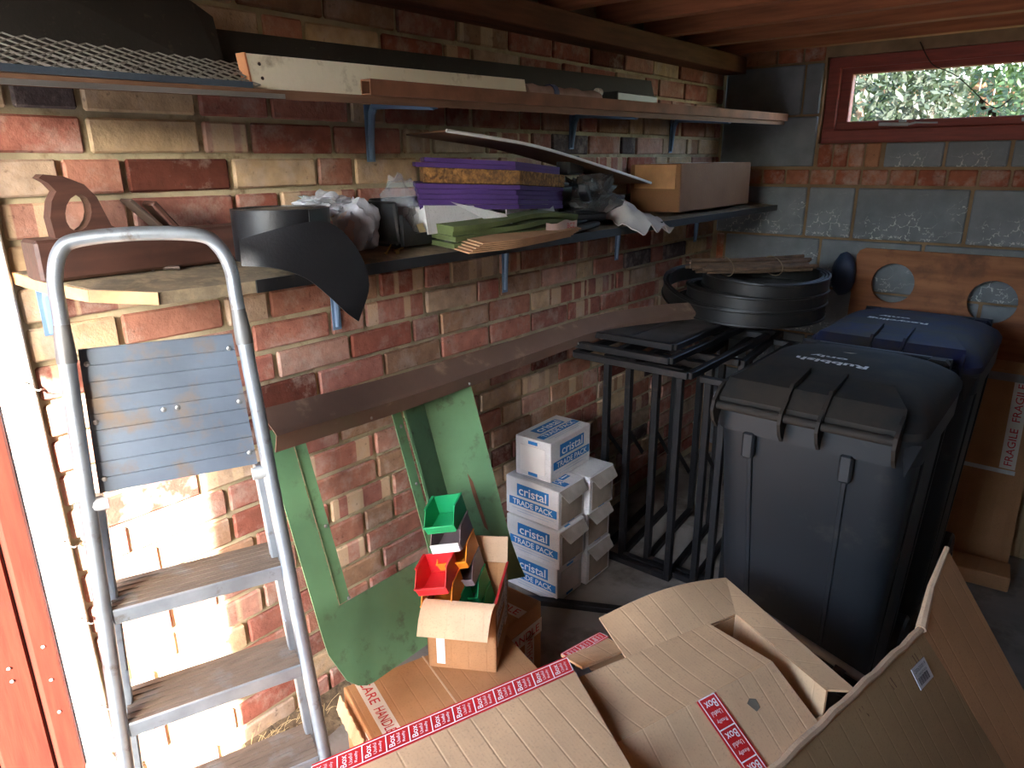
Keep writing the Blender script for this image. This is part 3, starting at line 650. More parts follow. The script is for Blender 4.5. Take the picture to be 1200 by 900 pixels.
hg = G().prism([(.217, -2.212, zc+.050), (.217, -2.192, zc+.052), (.220, -2.178, zc+.012), (.220, -2.186, zc+.004), (.220, -2.196, zc+.008)], .002).build('brass_tag', mat('cream_tag', S(196, 178, 134), .5)); tag(hg, 'small cream tag hanging on the front of the black holster', 'tag')
for i, (x, y, a) in enumerate(((.235, -2.325, .6), (.245, -2.30, 2.2), (.225, -2.29, 1.3))):
    o = thing('brass_screw', ('brass screw standing by the white plastic bag', 'brass screw lying nearest the shelf edge by the white bag', 'brass screw lying between the white bag and black holster')[i], 'screw', (x, y, zs(x)))
    d = V((math.cos(a), math.sin(a), .2 if i else 1.6)).normalized(); p = V((x, y, zs(x)+.004))
    G().tube([p, p+d*.022], [.0022, .0015], 7).build('shank', BRASS, o); G().tube([p-d*.003, p], [.005, .0024], 8).build('head', BRASS, o)

# stacked purple foam, particle board, torn white carton, green cloth, paper
PURPLE = mat('purple_foam', S(84, 54, 122), .8, var=.12, scale=7); CHIP = mat('particle_board', S(158, 112, 62), .95, var=.4, scale=70, bmp=1, bscale=120, dirt=S(96, 66, 38), damt=.6, dscale=90)
def stack_sheet(y0, y1, ym, x_mid, z, t, name, label, m, cat, group, dz=0.):
    """a slab whose corner points towards the room: two front edges meet at ym"""
    g = G().prism([(.05, y0+.13, z), (.20, y0, z), (x_mid, ym, z-.012-dz), (.20, y1, z-.03-dz), (.05, y1+.02, z-.02)], t, (0, 0, 1))
    o = g.build(name, m); tag(o, label, cat, group); return o
z = 1.468
names = ['lowest', 'second lowest', 'third', 'fourth', 'topmost']
for i in range(5):
    j = random.uniform(-.006, .006)
    stack_sheet(-2.185+j-.012*(i == 4), -1.585+j, -1.90+j, .278+j, 1.420+i*.0125, .0115, 'foam_sheet', '%s purple foam sheet of the thick pile below the particle board' % names[i], PURPLE, 'foam', 'purple foam sheets below the particle board')
stack_sheet(-2.165, -1.575, -1.88, .27, 1.507, .036, 'particle_board', 'rough brown particle board slab between the purple foam sheets', CHIP, 'board', None)
for i in range(2): stack_sheet(-2.19+.03*i, -1.60, -1.90, .272, 1.519+i*.011, .0105, 'foam_sheet', ('purple foam sheet lying directly on the particle board', 'uppermost purple foam sheet under the bent brown panel')[i], PURPLE, 'foam', 'purple foam sheets on the particle board')
bp = thing('bent_panel', 'thin brown panel with white edging sagging over the foam pile', 'panel', (.2, -1.7, 1.5))
pp = smooth_path([(.235, -2.12, 1.592), (.255, -1.97, 1.577), (.24, -1.75, 1.556), (.22, -1.4, 1.502), (.21, -1.06, 1.442)], 6)
nn = len(pp)-1
G().sheet(lambda u, v: pp[round(u*nn)]+V((-.16*v, .02*v, -.004*v)), nn, 2, .004).build('board', mat('brown_laminate', S(126, 92, 66), .6, var=.15), bp)
G().tube([p+V((.004, 0, -.002)) for p in pp], .0046, 6).build('white_edging', WHITE_INK, bp, smooth=True)
tw = thing('torn_carton', 'torn white cardboard carton crushed under the purple foam', 'carton', (.2, -1.95, 1.37))
G().sheet(bil((.245, -2.20, 1.352), (.262, -1.96, 1.356), (.245, -1.97, 1.408), (.235, -2.20, 1.420)), 4, 2, .004).build('panel', WHITE_CARD, tw, cu=(0, 1, 0))
G().sheet(bil((.245, -2.12, 1.425), (.285, -1.96, 1.388), (.292, -1.93, 1.354), (.270, -1.98, 1.362)), 3, 2, .003).build('torn_flap', WHITE_CARD, tw, cu=(0, 1, 0))
G().sheet(bil((.280, -1.95, 1.352), (.255, -1.80, 1.364), (.24, -1.80, 1.402), (.265, -1.93, 1.398)), 3, 2, .003).build('panel', WHITE_CARD, tw, cu=(0, 1, 0))
G().sheet(bil((.245, -1.76, 1.366), (.23, -1.66, 1.366), (.22, -1.66, 1.392), (.235, -1.76, 1.396)), 3, 2, .003).build('panel', WHITE_CARD, tw, cu=(0, 1, 0))
G().box((.12, -1.93, 1.382), (.20, .5, .06), None, .004).build('body', WHITE_CARD, tw, cu=(0, 1, 0))
GRN = mat('green_cloth', S(84, 94, 52), .9, var=.2, scale=10, bmp=.5, bscale=120)
gc = thing('green_cloth', 'folded green cloth in a clear packet below the torn carton', 'cloth', (.2, -1.9, 1.33))
for i in range(4):
    z0 = 1.330+i*.0135
    def fold(u, v, z0=z0, i=i):
        y = -2.17+.52*u; x = .04+(.275-.03*abs(u-.45)+.006*math.sin(i*2+u*9))*v
        return V((x, y, z0+.004*math.sin(u*7+i)+.010*math.sin(u*math.pi)*(i/3)-.012*v*v))
    G().sheet(fold, 14, 6, .012).build('fold', GRN, gc, smooth=True)
blob((.27, -2.135, 1.338), (.02, .035, .028), 31, .5, 4, crumple=.6).build('wrap_end', CLEAR, gc, smooth=True, sharp=30)
gp = thing('paper_label', 'crumpled printed paper label on the end of the green cloth packet', 'label', (.3, -1.73, 1.33))
o = G().sheet(lambda u, v: V((.322+.008*math.sin(u*5), -1.83+.16*u, 1.322+.035*v+.004*math.sin(u*9+v*3))), 8, 3, .001).build('paper', mat('label_paper', S(186, 158, 142), .6, var=.1), gp)
lettering('BCZ', (.331, -1.73, 1.345), (0, 1, 0), (0, 0, 1), .014, RED_INK, gp, lift=.004)
pnames = ['lowest', 'second', 'third', 'fourth', 'uppermost']
for i in range(5):
    j = i*.010; z0 = 1.296+.0052*i
    o = G().sheet(lambda u, v: V((.06+(.31-.07*abs(u-.3)+.002*i)*v, -2.17+j+.46*u, zs(.06+.26*v)+.006+.0048*i-.02*max(0, v-.75))), 8, 4, .0035).build('kraft_sheet', KRAFT)
    tag(o, '%s flat brown cardboard sheet of the pile under the green cloth' % pnames[i], 'cardboard', 'brown sheets under the green cloth')
# black oddments, grey bag, white cloth, box
for i, (c, s_, r, lb) in enumerate((((.23, -1.60, zs(.23)+.012), (.14, .20, .02), .2, 'flat black plastic offcut lying right of the green cloth'), ((.22, -1.53, zs(.22)+.036), (.10, .16, .022), -.3, 'black plastic piece on top of the flat black offcut'), ((.20, -1.46, 1.41), (.03, .22, .03), .5, 'black bar sloping over the grey plastic bag'), ((.14, -1.46, 1.50), (.05, .10, .05), .1, 'black block right of the particle board slab'), ((.16, -1.54, 1.42), (.05, .07, .05), .1, 'black block right of the purple foam pile'))):
    R = Matrix.Rotation(r, 3, 'Z') @ Matrix.Rotation(-.25 if i == 2 else 0, 3, 'X')
    o = thing('black_offcut', lb, 'plastic', c); G().box(c, s_, R, .006).build('piece', BLACK_PL, o); G().box(V(c)+V((0, .01, s_[2]*.5+.004)), (s_[0]*.6, s_[1]*.5, .01), R, .003).build('raised_rib', BLACK_PL, o)
gb = thing('grey_bag', 'grey translucent plastic bag slumped behind the white cloth', 'bag', (.15, -1.36, zs(.15)))
blob((.13, -1.36, zs(.14)+.05), (.09, .17, .085), 41, .5, 4, base=zs(.14), sub=4, crumple=.7).build('film', film('grey_film', S(120, 120, 120), .55, .35), gb, smooth=True, sharp=40)
blob((.13, -1.36, zs(.14)+.035), (.06, .12, .05), 44, .4, 4, base=zs(.14)+.001, crumple=.3).build('contents', mat('dark_contents', S(70, 66, 62), .9), gb, smooth=True)
wc = thing('white_cloth', 'crumpled white cloth draped over the shelf edge', 'cloth', (.27, -1.22, zs(.27)))
WC = mat('white_cotton', S(206, 200, 196), .9, var=.06, bmp=.3, bscale=40)
def drape(u, v):
    y = -1.36+.26*u+.02*math.sin(v*6); x = .12+.22*v; h = .075*math.sin(math.pi*min(1, u*1.1+.05))*(1-v*.75)
    return V((x, y, zs(min(x, .3))+.006+h+.012*mnoise.noise(V((u*5, v*5, 3)))*2-.0*v-(.05*(v-.8)/.2 if v > .8 else 0)*(.4+.6*math.sin(u*9)**2)))
G().sheet(drape, 20, 14, .003).build('cloth', WC, wc, smooth=True, sharp=80)
bx = thing('shelf_carton', 'closed brown cardboard box at the far end of the lower shelf', 'box', (.17, -.6, zs(.2)))
G().box((.165, -.61, zs(.17)+.094), (.21, .66, .175), Matrix.Rotation(-.02, 3, 'Y'), .004).build('body', cardboard('carton_board_dark', S(138, 98, 66), .3), bx, cu=(0, 1, 0))
G().box((.165, -.943, zs(.17)+.135), (.17, .003, .085), None).build('end_label', mat('tan_label', S(196, 146, 100), .8), bx)
G().box((.165, -.61, zs(.17)+.183), (.05, .65, .001)).build('tape', TAPE, bx)
# ------------------------------------------------------------------ brown plastic trim along the wall
tp = smooth_path([(.13, -2.61, .935), (.135, -2.2, .925), (.14, -1.75, .93), (.20, -1.35, .957), (.30, -1.12, .972), (.40, -.95, .976)], 6)
nT = len(tp)-1
def prof(u, v):
    p = tp[round(u*nT)]; d = (tp[min(round(u*nT)+1, nT)]-tp[max(round(u*nT)-1, 0)]).normalized(); s_ = V((d.y, -d.x, 0))
    q = ((-.035, .052), (.022, .012), (.030, .004), (.016, -.040)); k = v*3; i = min(int(k), 2); f_ = k-i
    a = (q[i][0]+(q[i+1][0]-q[i][0])*f_, q[i][1]+(q[i+1][1]-q[i][1])*f_); w_ = 1-.35*u
    return p+s_*a[0]*w_+V((0, 0, a[1]*w_))
o = thing('brown_trim', 'long brown plastic trim sagging along the brick wall', 'trim', (.13, -2.6, .93))
G().sheet(prof, nT, 3, -.003).build('profile', mat('brown_upvc', S(106, 84, 72), .4, var=.08, bmp=.03, dirt=S(150, 128, 108), damt=.1, dscale=9), o)
for u in (.12, .3, .55): G().lathe([(.004, 0), (.003, .003)], 8, prof(u, .9)+V((.002, 0, 0)), Matrix.Rotation(math.pi/2, 3, 'Y')).build('screw_head', METAL, o)

# ------------------------------------------------------------------ green sheet-steel frame leaning under the trim
gf = thing('green_steel_frame', 'green sheet steel frame with a cut out opening leaning on the wall', 'steel frame', (.28, -2.3, .25))
def gp_(y, s_):     # s_: 0 at the top edge, 1 at the foot; the sheet curves forward near its foot
    x = .085+.20*s_+.03*max(0, s_-.75)*4*(s_-.75)*4; return V((x, y, .925-.63*s_))
def gsheet(y0, y1, s0, s1, off=0., nu=2, nv=10, y0b=None, y1b=None):
    y0b = y0 if y0b is None else y0b; y1b = y1 if y1b is None else y1b
    return G().sheet(lambda u, v: gp_((y0+(y0b-y0)*v)*(1-u)+(y1+(y1b-y1)*v)*u, s0+(s1-s0)*v)+V((off, 0, off*.3)), nu, nv, -.003)
gsheet(-2.600, -2.535, 0, .70).build('left_arm', GREEN_PAINT, gf, smooth=True)
gsheet(-2.528, -2.498, 0, .70, -.006).build('left_flange', GREEN_PAINT, gf, smooth=True)
gsheet(-2.535, -2.528, 0, .70, -.012).build('left_groove', GREEN_PAINT, gf)
gsheet(-2.225, -2.195, 0, .70, -.004).build('right_flange', GREEN_PAINT, gf, smooth=True)
gsheet(-2.195, -2.187, 0, .70, .008).build('right_bead', GREEN_PAINT, gf, smooth=True)
def gslope(y0, x0, y1, x1, s0, s1): return G().sheet(lambda u, v: gp_(y0+(y1-y0)*u, s0+(s1-s0)*v)+V((x0+(x1-x0)*u, 0, 0)), 2, 12, -.003)
gslope(-2.187, .006, -2.075, -.045, 0, .86).build('right_channel', GREEN_PAINT, gf, smooth=True)
gslope(-2.075, -.045, -1.945, .035, -.02, .97).build('right_arm', GREEN_PAINT, gf, smooth=True)
# the foot panel has rounded lower corners
def foot(u, v):
    y0, y1 = -2.600, -2.10; y = y0+(y1-y0)*u; e = min(1, u/.16); s1 = 1.0-.16*(1-math.sqrt(max(0, 1-(1-e)**2)))
    return gp_(y, .70+(s1-.70)*v)
G().sheet(foot, 24, 8, -.003).build('foot_panel', GREEN_PAINT, gf, smooth=True)
for (y, s_) in ((-2.512, .40), (-2.505, .69), (-2.21, .40), (-2.21, .15)): G().lathe([(.005, 0), (.004, .002), (.002, .003)], 10, gp_(y, s_)+V((.001, 0, 0)), Matrix.Rotation(math.pi/2-.3, 3, 'Y')).build('rivet', METAL, gf)
G().prism([gp_(-2.012, .46)+V((-.004, -.002, 0)), gp_(-2.004, .50)+V((.001, -.002, 0)), gp_(-1.996, .74)+V((.006, -.002, 0)), gp_(-2.004, .72)+V((.001, -.002, 0)), gp_(-2.012, .56)+V((-.004, -.002, 0))], .001).build('rust_streak', RUST, gf)

# ------------------------------------------------------------------ white printed cartons
def cristal(label, x0, x1, y0, y1, z0, long_axis, rot=0., text=True, torn=False):
    cx, cy = (x0+x1)/2, (y0+y1)/2; o = thing('white_carton', label, 'box', (cx, cy, z0), 'white printed tile cartons')
    R = Matrix.Rotation(rot, 3, 'Z'); h = .148; zc = z0+h/2
    G().box((cx, cy, zc), (x1-x0, y1-y0, h), R, .003).build('body', WHITE_CARD, o, cu=(0, 1, 1))
    if long_axis == 'x': faces = [((0, -(y1-y0)/2, 0), (1, 0, 0), (0, 0, 1), x1-x0), ((0, 0, h/2), (1, 0, 0), (0, 1, 0), x1-x0)]; end = ((x1-x0)/2, 0, 0); ex = (0, 1, 0); ew = y1-y0
    else: faces = [(((x1-x0)/2, 0, 0), (0, 1, 0), (0, 0, 1), y1-y0), ((0, 0, h/2), (0, 1, 0), (-1, 0, 0), y1-y0)]; end = (0, -(y1-y0)/2, 0); ex = (1, 0, 0); ew = x1-x0
    if text:
        for fc, xd, yd, L in faces:
            p = V((cx, cy, zc))+R @ V(fc); xd, yd = R @ V(xd), R @ V(yd)
            q = p+yd*.030+xd*L*.02; pl = plate(q, xd, yd, L*.60, .046, BLUE_INK, o, 'blue_panel'); lettering('cristal', q, xd, yd, .034, WHITE_INK, pl, width=L*.52, lift=.0016, bold=.012)
            q = p-yd*.018+xd*L*.02; pl = plate(q, xd, yd, L*.90, .030, BLUE_INK, o, 'blue_band'); lettering('TRADE PACK', q, xd, yd, .021, WHITE_INK, pl, width=L*.76, lift=.0016, bold=.012)
            for k_ in range(2): plate(p-yd*(.044+.010*k_)+xd*L*.02, xd, yd, L*(.8-.2*k_), .003, mat('faint_print', S(170, 178, 188), .7, bmp=0), o, 'small_print')
    p = V((cx, cy, zc))+R @ V(end); xd = R @ V(ex)
    pl = plate(p+V((0, 0, -.004)), xd, (0, 0, 1), ew*.70, .098, mat('white_board_panel', S(216, 212, 208), .7, var=.05), o, 'end_flap', .002)
    for zz in (.058, -.060): plate(p+V((0, 0, zz)), xd, (0, 0, 1), .04, .012, BLUE_INK, o, 'blue_mark')
    if torn:
        n_ = xd.cross(V((0, 0, 1))); a = p+V((0, 0, h/2-.004)); 
        G().sheet(bil(a-xd*ew*.48, a+xd*ew*.42, a+xd*ew*.36+n_*.030+V((0, 0, -.030)), a-xd*ew*.40+n_*.034+V((0, 0, -.036))), 3, 2, .003).build('torn_flap', mat('grey_board', S(158, 148, 136), .85), o, cu=xd)
        plate(p+n_*.001+V((0, 0, -.006)), xd, (0, 0, 1), ew*.8, .11, mat('bare_board', S(150, 136, 120), .9), o, 'torn_face', .0015)
    return o
cristal('lowest white printed carton of the front stack by the wall', .005, .235, -1.635, -1.48, .001, 'x')
cristal('second white printed carton up in the front stack, torn end', .012, .250, -1.645, -1.488, .150, 'x', 0, True, True)
cristal('third white printed carton up in the front stack, torn end', .004, .238, -1.637, -1.482, .299, 'x', 0, True, True)
cristal('topmost white printed carton lying across the stack', .022, .176, -1.605, -1.352, .448, 'y', .02)
cristal('lowest white carton of the rear stack beside the black frames', .02, .25, -1.47, -1.31, .001, 'x', 0, False, True)
cristal('middle white carton of the rear stack beside the black frames', .01, .245, -1.472, -1.312, .150, 'x', 0, False, True)
cristal('upper white carton of the rear stack with a bent corner', .03, .258, -1.476, -1.315, .298, 'x', 0, False, True)

# ------------------------------------------------------------------ cartons with printed tape near the ladder
u1, v1 = V((.33, .944, 0)), V((.944, -.33, 0))
hb = thing('taped_carton', 'long brown carton with red lettered tape under the green steel frame', 'box', (.4, -2.35, 0))
ho = V((.222, -2.545, 0)); Lb, Wb, Hb = .46, .215, .248
R1 = Matrix((u1, -v1, V((0,0,1)))).transposed()
hc = ho+u1*Lb/2+v1*Wb/2
G().box(hc+V((0, 0, Hb/2)), (Lb, Wb, Hb), R1, .003).build('body', CARD2, hb, cu=u1)
def tape_run(p, xd, yd, L, wd, texts, par, hgt=.026, ink=None, m=None):
    pl = plate(p, xd, yd, L, wd, m or TAPE, par, 'tape'); xd = V(xd).normalized()
    for k_, s_ in enumerate(texts): lettering(s_, V(p)+xd*(L*((k_+.5)/len(texts)-.5)), xd, yd, hgt, ink or RED_INK, pl, width=L/len(texts)*.84, lift=.0016, bold=.006)
tape_run(ho+u1*.05+v1*(Wb/2)+V((0, 0, Hb)), v1, u1, Wb, .044, ['CARE', 'HANDLE'], hb)
tape_run(ho+u1*(Lb/2)+v1*Wb+V((0, 0, .15)), u1, (0, 0, 1), Lb, .044, ['WITH CARE', 'HANDLE', 'WITH CARE'], hb)
tape_run(ho+v1*(Wb/2)+V((0, 0, .13)), v1, (0, 0, 1), Wb, .044, ['CARE', 'HANDLE'], hb)
tape_run(ho+v1*(Wb*.85)+u1*-.001+V((0, 0, .19)), (0, 0, 1), -v1, .10, .04, ['WITH'], hb)
G().sheet(lambda a, b: ho+v1*(Wb*(.05+.8*a))-u1*(.012+.012*b)+V((0, 0, Hb-.012-.04*b+.004*math.sin(a*40))), 24, 3, .002).build('torn_edge', CARD_IN, hb, cu=v1)
G().bar(ho+u1*.22+V((0,0,Hb+.0006)), ho+u1*.22+v1*Wb+V((0,0,Hb+.0006)), .004, .001).build('seam', CARD_IN, hb, cu=u1)
b2 = thing('taped_carton', 'brown carton with red lettered tape behind the box of coloured bins', 'box', (.3, -2.03, 0))
G().box((.305, -2.03, .125), (.18, .18, .25), None, .003).build('body', CARD2, b2, cu=(0, 1, 0))
tape_run((.3962, -2.03, .17), (0, 1, 0), (0, 0, 1), .18, .05, ['HANDLE'], b2); tape_run((.3962, -2.0, .09), (0, 0, -1), (0, 1, 0), .16, .045, ['WITH CARE'], b2)
tape_run((.305, -2.03, .2505), (1, 0, 0), (0, 1, 0), .18, .04, ['HANDLE'], b2)
wb_ = G().box((.445, -2.20, .06), (.05, .05, .12), Matrix.Rotation(.4, 3, 'Z'), .004).build('dark_block', BLACK_PL); tag(wb_, 'small black block on the floor beside the brown cartons', 'block')

ub, vb = V((.857, .515, 0)), V((-.515, .857, 0))
ob = thing('open_carton', 'small open brown carton holding the coloured parts bins', 'box', (.37, -2.2, .25))
oo = V((.335, -2.353, .252)); Wc, Dc, Hc = .182, .20, .20
fl, fr, bl_, br_ = oo, oo+ub*Wc, oo+vb*Dc, oo+ub*Wc+vb*Dc; zt = V((0, 0, Hc))
def panel(a, b, name='side_panel', m=CARD2, h=zt, par=ob): return G().sheet(bil(a, b, b+h, a+h), 3, 3, .004).build(name, m, par, cu=(b-a))
panel(fl, fr); panel(br_, bl_); panel(fr, br_); panel(bl_, fl)
G().prism([fl, fr, br_, bl_], .004, (0, 0, 1)).build('base', CARD2, ob, cu=ub)
dn = -vb*.03+V((0, 0, -.062))
def flap_f(u, v): return fl+zt+ub*(Wc*1.0*u-.004*v)+(-vb*.045*math.sin(v*1.2)+V((0, 0, .006*v-.085*v*v)))+ub*(-.01*v)
G().sheet(flap_f, 8, 6, .004).build('front_flap', CARD_IN, ob, smooth=True, cu=ub)
G().sheet(bil(br_+zt, bl_+zt, bl_+zt+vb*.01+V((0, 0, .07)), br_+zt+vb*.012+V((0, 0, .075))), 2, 2, .004).build('back_flap', CARD_IN, ob, cu=ub)
pr = (fr+br_)/2; nrm_r = ub
tape_run(pr+nrm_r*.001+V((0, 0, .15))-vb*.03, vb, (0, 0, 1), .12, .04, ['FRAGILE'], ob, ink=GREY_INK); tape_run(pr+nrm_r*.001+V((0, 0, .085))-vb*.02, vb, (0, 0, 1), .14, .04, ['FRAGILE'], ob, ink=GREY_INK); tape_run(pr+nrm_r*.0014+V((0, 0, .12))+vb*.05, V((0, 0, -1)), vb, .15, .04, ['WITH CARE'], ob, ink=GREY_INK)
G().bar(fr+zt+V((0,0,.002)), br_+zt+V((0,0,.002)), .006, .003).build('red_tape_edge', RED_INK, ob)
plate(fl+ub*.035-vb*.001+V((0, 0, .062)), ub, (0, 0, 1), .022, .105, WHITE_INK, ob, 'paper_strip', .0012)
plate(fl+ub*.105-vb*.001+V((0, 0, .106)), ub, (0, 0, 1), .05, .02, WHITE_INK, ob, 'paper_strip', .0012)

# coloured storage bins, each with its low front lip
fb = V((.42, -.90, -.06)).normalized(); eb = V((.90, .42, .26)); eb = (eb-fb*eb.dot(fb)).normalized(); ub3 = fb.cross(eb)      # open front, right hand side, and the leaning stack's up
def bin_(label, c, col, wd=.088, dp=.12, h=.052, tilt=.12):
    o = thing('parts_bin', label, 'storage bin', c, 'coloured stacking parts bins'); m = mat('bin_'+label.split()[1 if label.split()[0] in ('bright','dark') else 0]+str(col[0]), S(*col), .4, var=.06, bmp=.04)
    c = V(c); q = lambda s_, d, z: c+eb*(s_*wd/2)+fb*(d*dp)+ub3*(z*h)-ub3*(tilt*d*dp*.3)
    t = .0025
    G().prism([q(-1, -.5, 0), q(1, -.5, 0), q(1, .42, 0), q(-1, .42, 0)], t, (0, 0, 1)).build('floor_panel', m, o)
    G().prism([q(-1, -.5, 0), q(1, -.5, 0), q(1, -.5, 1), q(-1, -.5, 1)], t).build('back_wall', m, o)
    for s_ in (-1, 1): G().prism([q(s_, -.5, 0), q(s_, .42, 0), q(s_*1.02, .5, .42), q(s_*1.02, .12, 1), q(s_, -.5, 1)], t).build('side_wall', m, o)
    lip = G().prism([q(-1, .42, 0), q(1, .42, 0), q(1.02, .5, .42), q(-1.02, .5, .42)], t).build('front_lip', m, o)
    G().bar(q(-1.04, .5, .42), q(1.04, .5, .42), .005, .004).build('rim', m, lip)
    for s_ in (-1, 1): G().bar(q(s_*1.04, -.52, 1), q(s_*1.04, .12, 1), .005, .004).build('stacking_rim', m, o)
    return o
bc = oo+ub*.118+vb*.135+V((0, 0, .03)); fc = oo+ub*.082+vb*.085+V((0, 0, .022))
GREEN_B, RED_B, ORANGE_B, GREY_B = (24, 150, 92), (208, 40, 46), (232, 140, 40), (124, 108, 110)
for i, (lb, col) in enumerate((('grey parts bin at the foot of the rear column', GREY_B), ('dark green parts bin in the rear column inside the carton', GREEN_B), ('green parts bin just above the carton rim, rear column', GREEN_B), ('grey parts bin under the orange one, rear column', GREY_B), ('orange parts bin in the middle of the rear column', ORANGE_B), ('grey parts bin with white label, second from the top', GREY_B), ('bright green parts bin at the very top of the column', GREEN_B))):
    pc_ = bc+ub3*(.056*i); b_ = bin_(lb, pc_, col, tilt=.12+.02*i, wd=.082, dp=.10)
    if i == 5:
        p_ = pc_+fb*.051+ub3*.010; G().bar(p_-eb*.040, p_+eb*.040, .004, .024, upv=ub3).build('white_label', WHITE_INK, b_)
for i, (lb, col) in enumerate((('grey parts bin at the foot of the front column', GREY_B), ('dark grey parts bin low in the front column', GREY_B), ('green parts bin at the carton rim, front column', GREEN_B), ('orange parts bin under the red one, front column', ORANGE_B), ('red parts bin on top of the front column', RED_B))):
    bin_(lb, fc+ub3*(.052*i)+fb*(.035 if i > 2 else .012 if i == 2 else 0), col, h=.056, tilt=.16, wd=.084, dp=.10)

# ------------------------------------------------------------------ black steel frames
DUSTY = mat('dirty_black_top', S(58, 50, 44), .85, var=.3, scale=14, bmp=.5, bscale=50)
def trestle(label, x0, x1, y0, y1, h, skew=-.10):
    o = thing('steel_trestle', label, 'steel frame', ((x0+x1)/2, y0, 0), 'black steel trestle frames'); t = .024
    P = lambda x, y, z: V((x+skew*(y-y0), y, z))
    for x in (x0, x1):
        G().bar(P(x, y0, .002), P(x, y0, h), t, t, upv=(1, 0, 0), bev=.002).build('front_upright', BLACK_ST, o)
        G().bar(P(x, y1, .002), P(x, y1, h), t, t, upv=(1, 0, 0), bev=.002).build('rear_upright', BLACK_ST, o)
        G().bar(P(x, y0, .014), P(x, y1, .014), t, t, bev=.002).build('floor_bar', BLACK_ST, o)
        G().bar(P(x, y0, h-.012), P(x, y1, h-.012), t*.9, t*.9, bev=.002).build('top_bar', BLACK_ST, o)
        G().bar(P(x, y0+.02, h*.62), P(x, y0+.16, h*.46), .004, .016).build('brace', BLACK_ST, o)
    G().bar(P(x0, y0, .014), P(x1, y0, .014), t, t, bev=.002).build('foot_rail', BLACK_ST, o); G().bar(P(x0, y0, h-.012), P(x1, y0, h-.012), t, t, bev=.002).build('head_rail', BLACK_ST, o)
    G().bar(P(x0, y1, h-.012), P(x1, y1, h-.012), t, t, bev=.002).build('head_rail', BLACK_ST, o)
trestle('black steel trestle frame nearest the white cartons', .178, .47, -1.25, -.78, .84)
trestle('black steel trestle frame nested in the middle of three', .25, .56, -1.215, -.74, .862)
trestle('black steel trestle frame nested nearest the rubbish bin', .345, .655, -1.18, -.70, .884)
def flat_frame(label, x0, x1, y0, y1, z, panel_):
    o = thing('flat_steel_frame', label, 'steel frame', ((x0+x1)/2, (y0+y1)/2, z), 'flat black frames on the trestles'); t = .022
    for a, b in (((x0, y0), (x1, y0)), ((x0, y1), (x1, y1)), ((x0, y0), (x0, y1)), ((x1, y0), (x1, y1)), (((x0+x1)/2, y0), ((x0+x1)/2, y1))):
        G().bar((a[0], a[1], z+t/2), (b[0], b[1], z+t/2), t, t, bev=.002).build('rail', BLACK_ST, o)
    if panel_: G().box(((x0+x1)/2, (y0+y1)/2, z+t*.7), (x1-x0-.02, y1-y0-.02, .012)).build('top_sheet', DUSTY, o)
flat_frame('lowest flat black frame lying on the trestles', .20, .615, -1.50, -.86, .886, 0)
flat_frame('middle flat black frame lying on the trestles', .15, .53, -1.46, -.84, .909, 0)
flat_frame('topmost dusty flat black frame lying on the trestles', .17, .50, -1.38, -.80, .932, 1)
o = thing('steel_table_frame', 'black steel table frame standing between trestles and rubbish bin', 'steel frame', (.72, -1.2, 0))
for x, y in ((.70, -1.42), (.70, -.82), (.79, -1.42), (.79, -.82)): G().bar((x, y, .002), (x, y, .86), .022, .022, upv=(1, 0, 0), bev=.002).build('leg', BLACK_ST, o)
for a, b in (((.62, -1.42), (.80, -1.42)), ((.62, -.82), (.80, -.82)), ((.70, -1.42), (.70, -.82)), ((.79, -1.42), (.79, -.82))): G().bar((*a, .87), (*b, .87), .024, .02, bev=.002).build('top_rail', BLACK_ST, o)
G().bar((.70, -1.42, .02), (.70, -.82, .02), .022, .022).build('floor_rail', BLACK_ST, o)
tag(G().bar((.115, -1.705, .012), (.70, -1.40, .012), .03, .022, bev=.002).build('black_bar', BLACK_ST), 'straight black bar lying on the floor before the white cartons', 'bar')

# ------------------------------------------------------------------ coils of black edging with a bundle of canes
EDG = mat('black_edging', S(26, 25, 24), .5, var=.2, bmp=.15, dirt=S(54, 45, 37), damt=.3, dscale=10)
def coil(label, cx, cy, z, R, h, turns, tilt=(0, 0), gap=None):
    o = thing('edging_coil', label, 'coil', (cx, cy, z), 'coils of black plastic edging'); M_ = Matrix.Rotation(tilt[0], 3, 'X') @ Matrix.Rotation(tilt[1], 3, 'Y'); n_ = 40*turns
    def f(u, v):
        a = u*2*math.pi*turns+.6; r = R*(1-.05*u*turns)*(1+.02*math.sin(3*a))
        return V((cx, cy, z))+M_ @ V((r*math.cos(a), r*math.sin(a)*.95, h*v+.004*math.sin(2*a)))
    G().sheet(f, n_, 1, .004).build('strip', EDG, o, smooth=True)
    def rim(vv): return [f(i/n_, vv) for i in range(n_+1)]
    for vv in (0, 1): G().tube(rim(vv), .005, 6).build('bead', EDG, o, smooth=True)
coil('broad black edging coil at the bottom of the pile', .50, -.76, .957, .28, .05, 3)
coil('second black edging coil up in the pile', .52, -.77, 1.012, .265, .045, 3)
coil('upper black edging coil under the cane bundle', .55, -.77, 1.062, .235, .05, 3, (.03, .02))
coil('large loose black edging coil tilted towards the brick wall', .40, -.72, .985, .275, .055, 2, (.14, .16))
CANE = mat('dark_cane', S(92, 70, 52), .8, var=.3, scale=8, grain=(3, 3, 3))
rnd = random.Random(3)
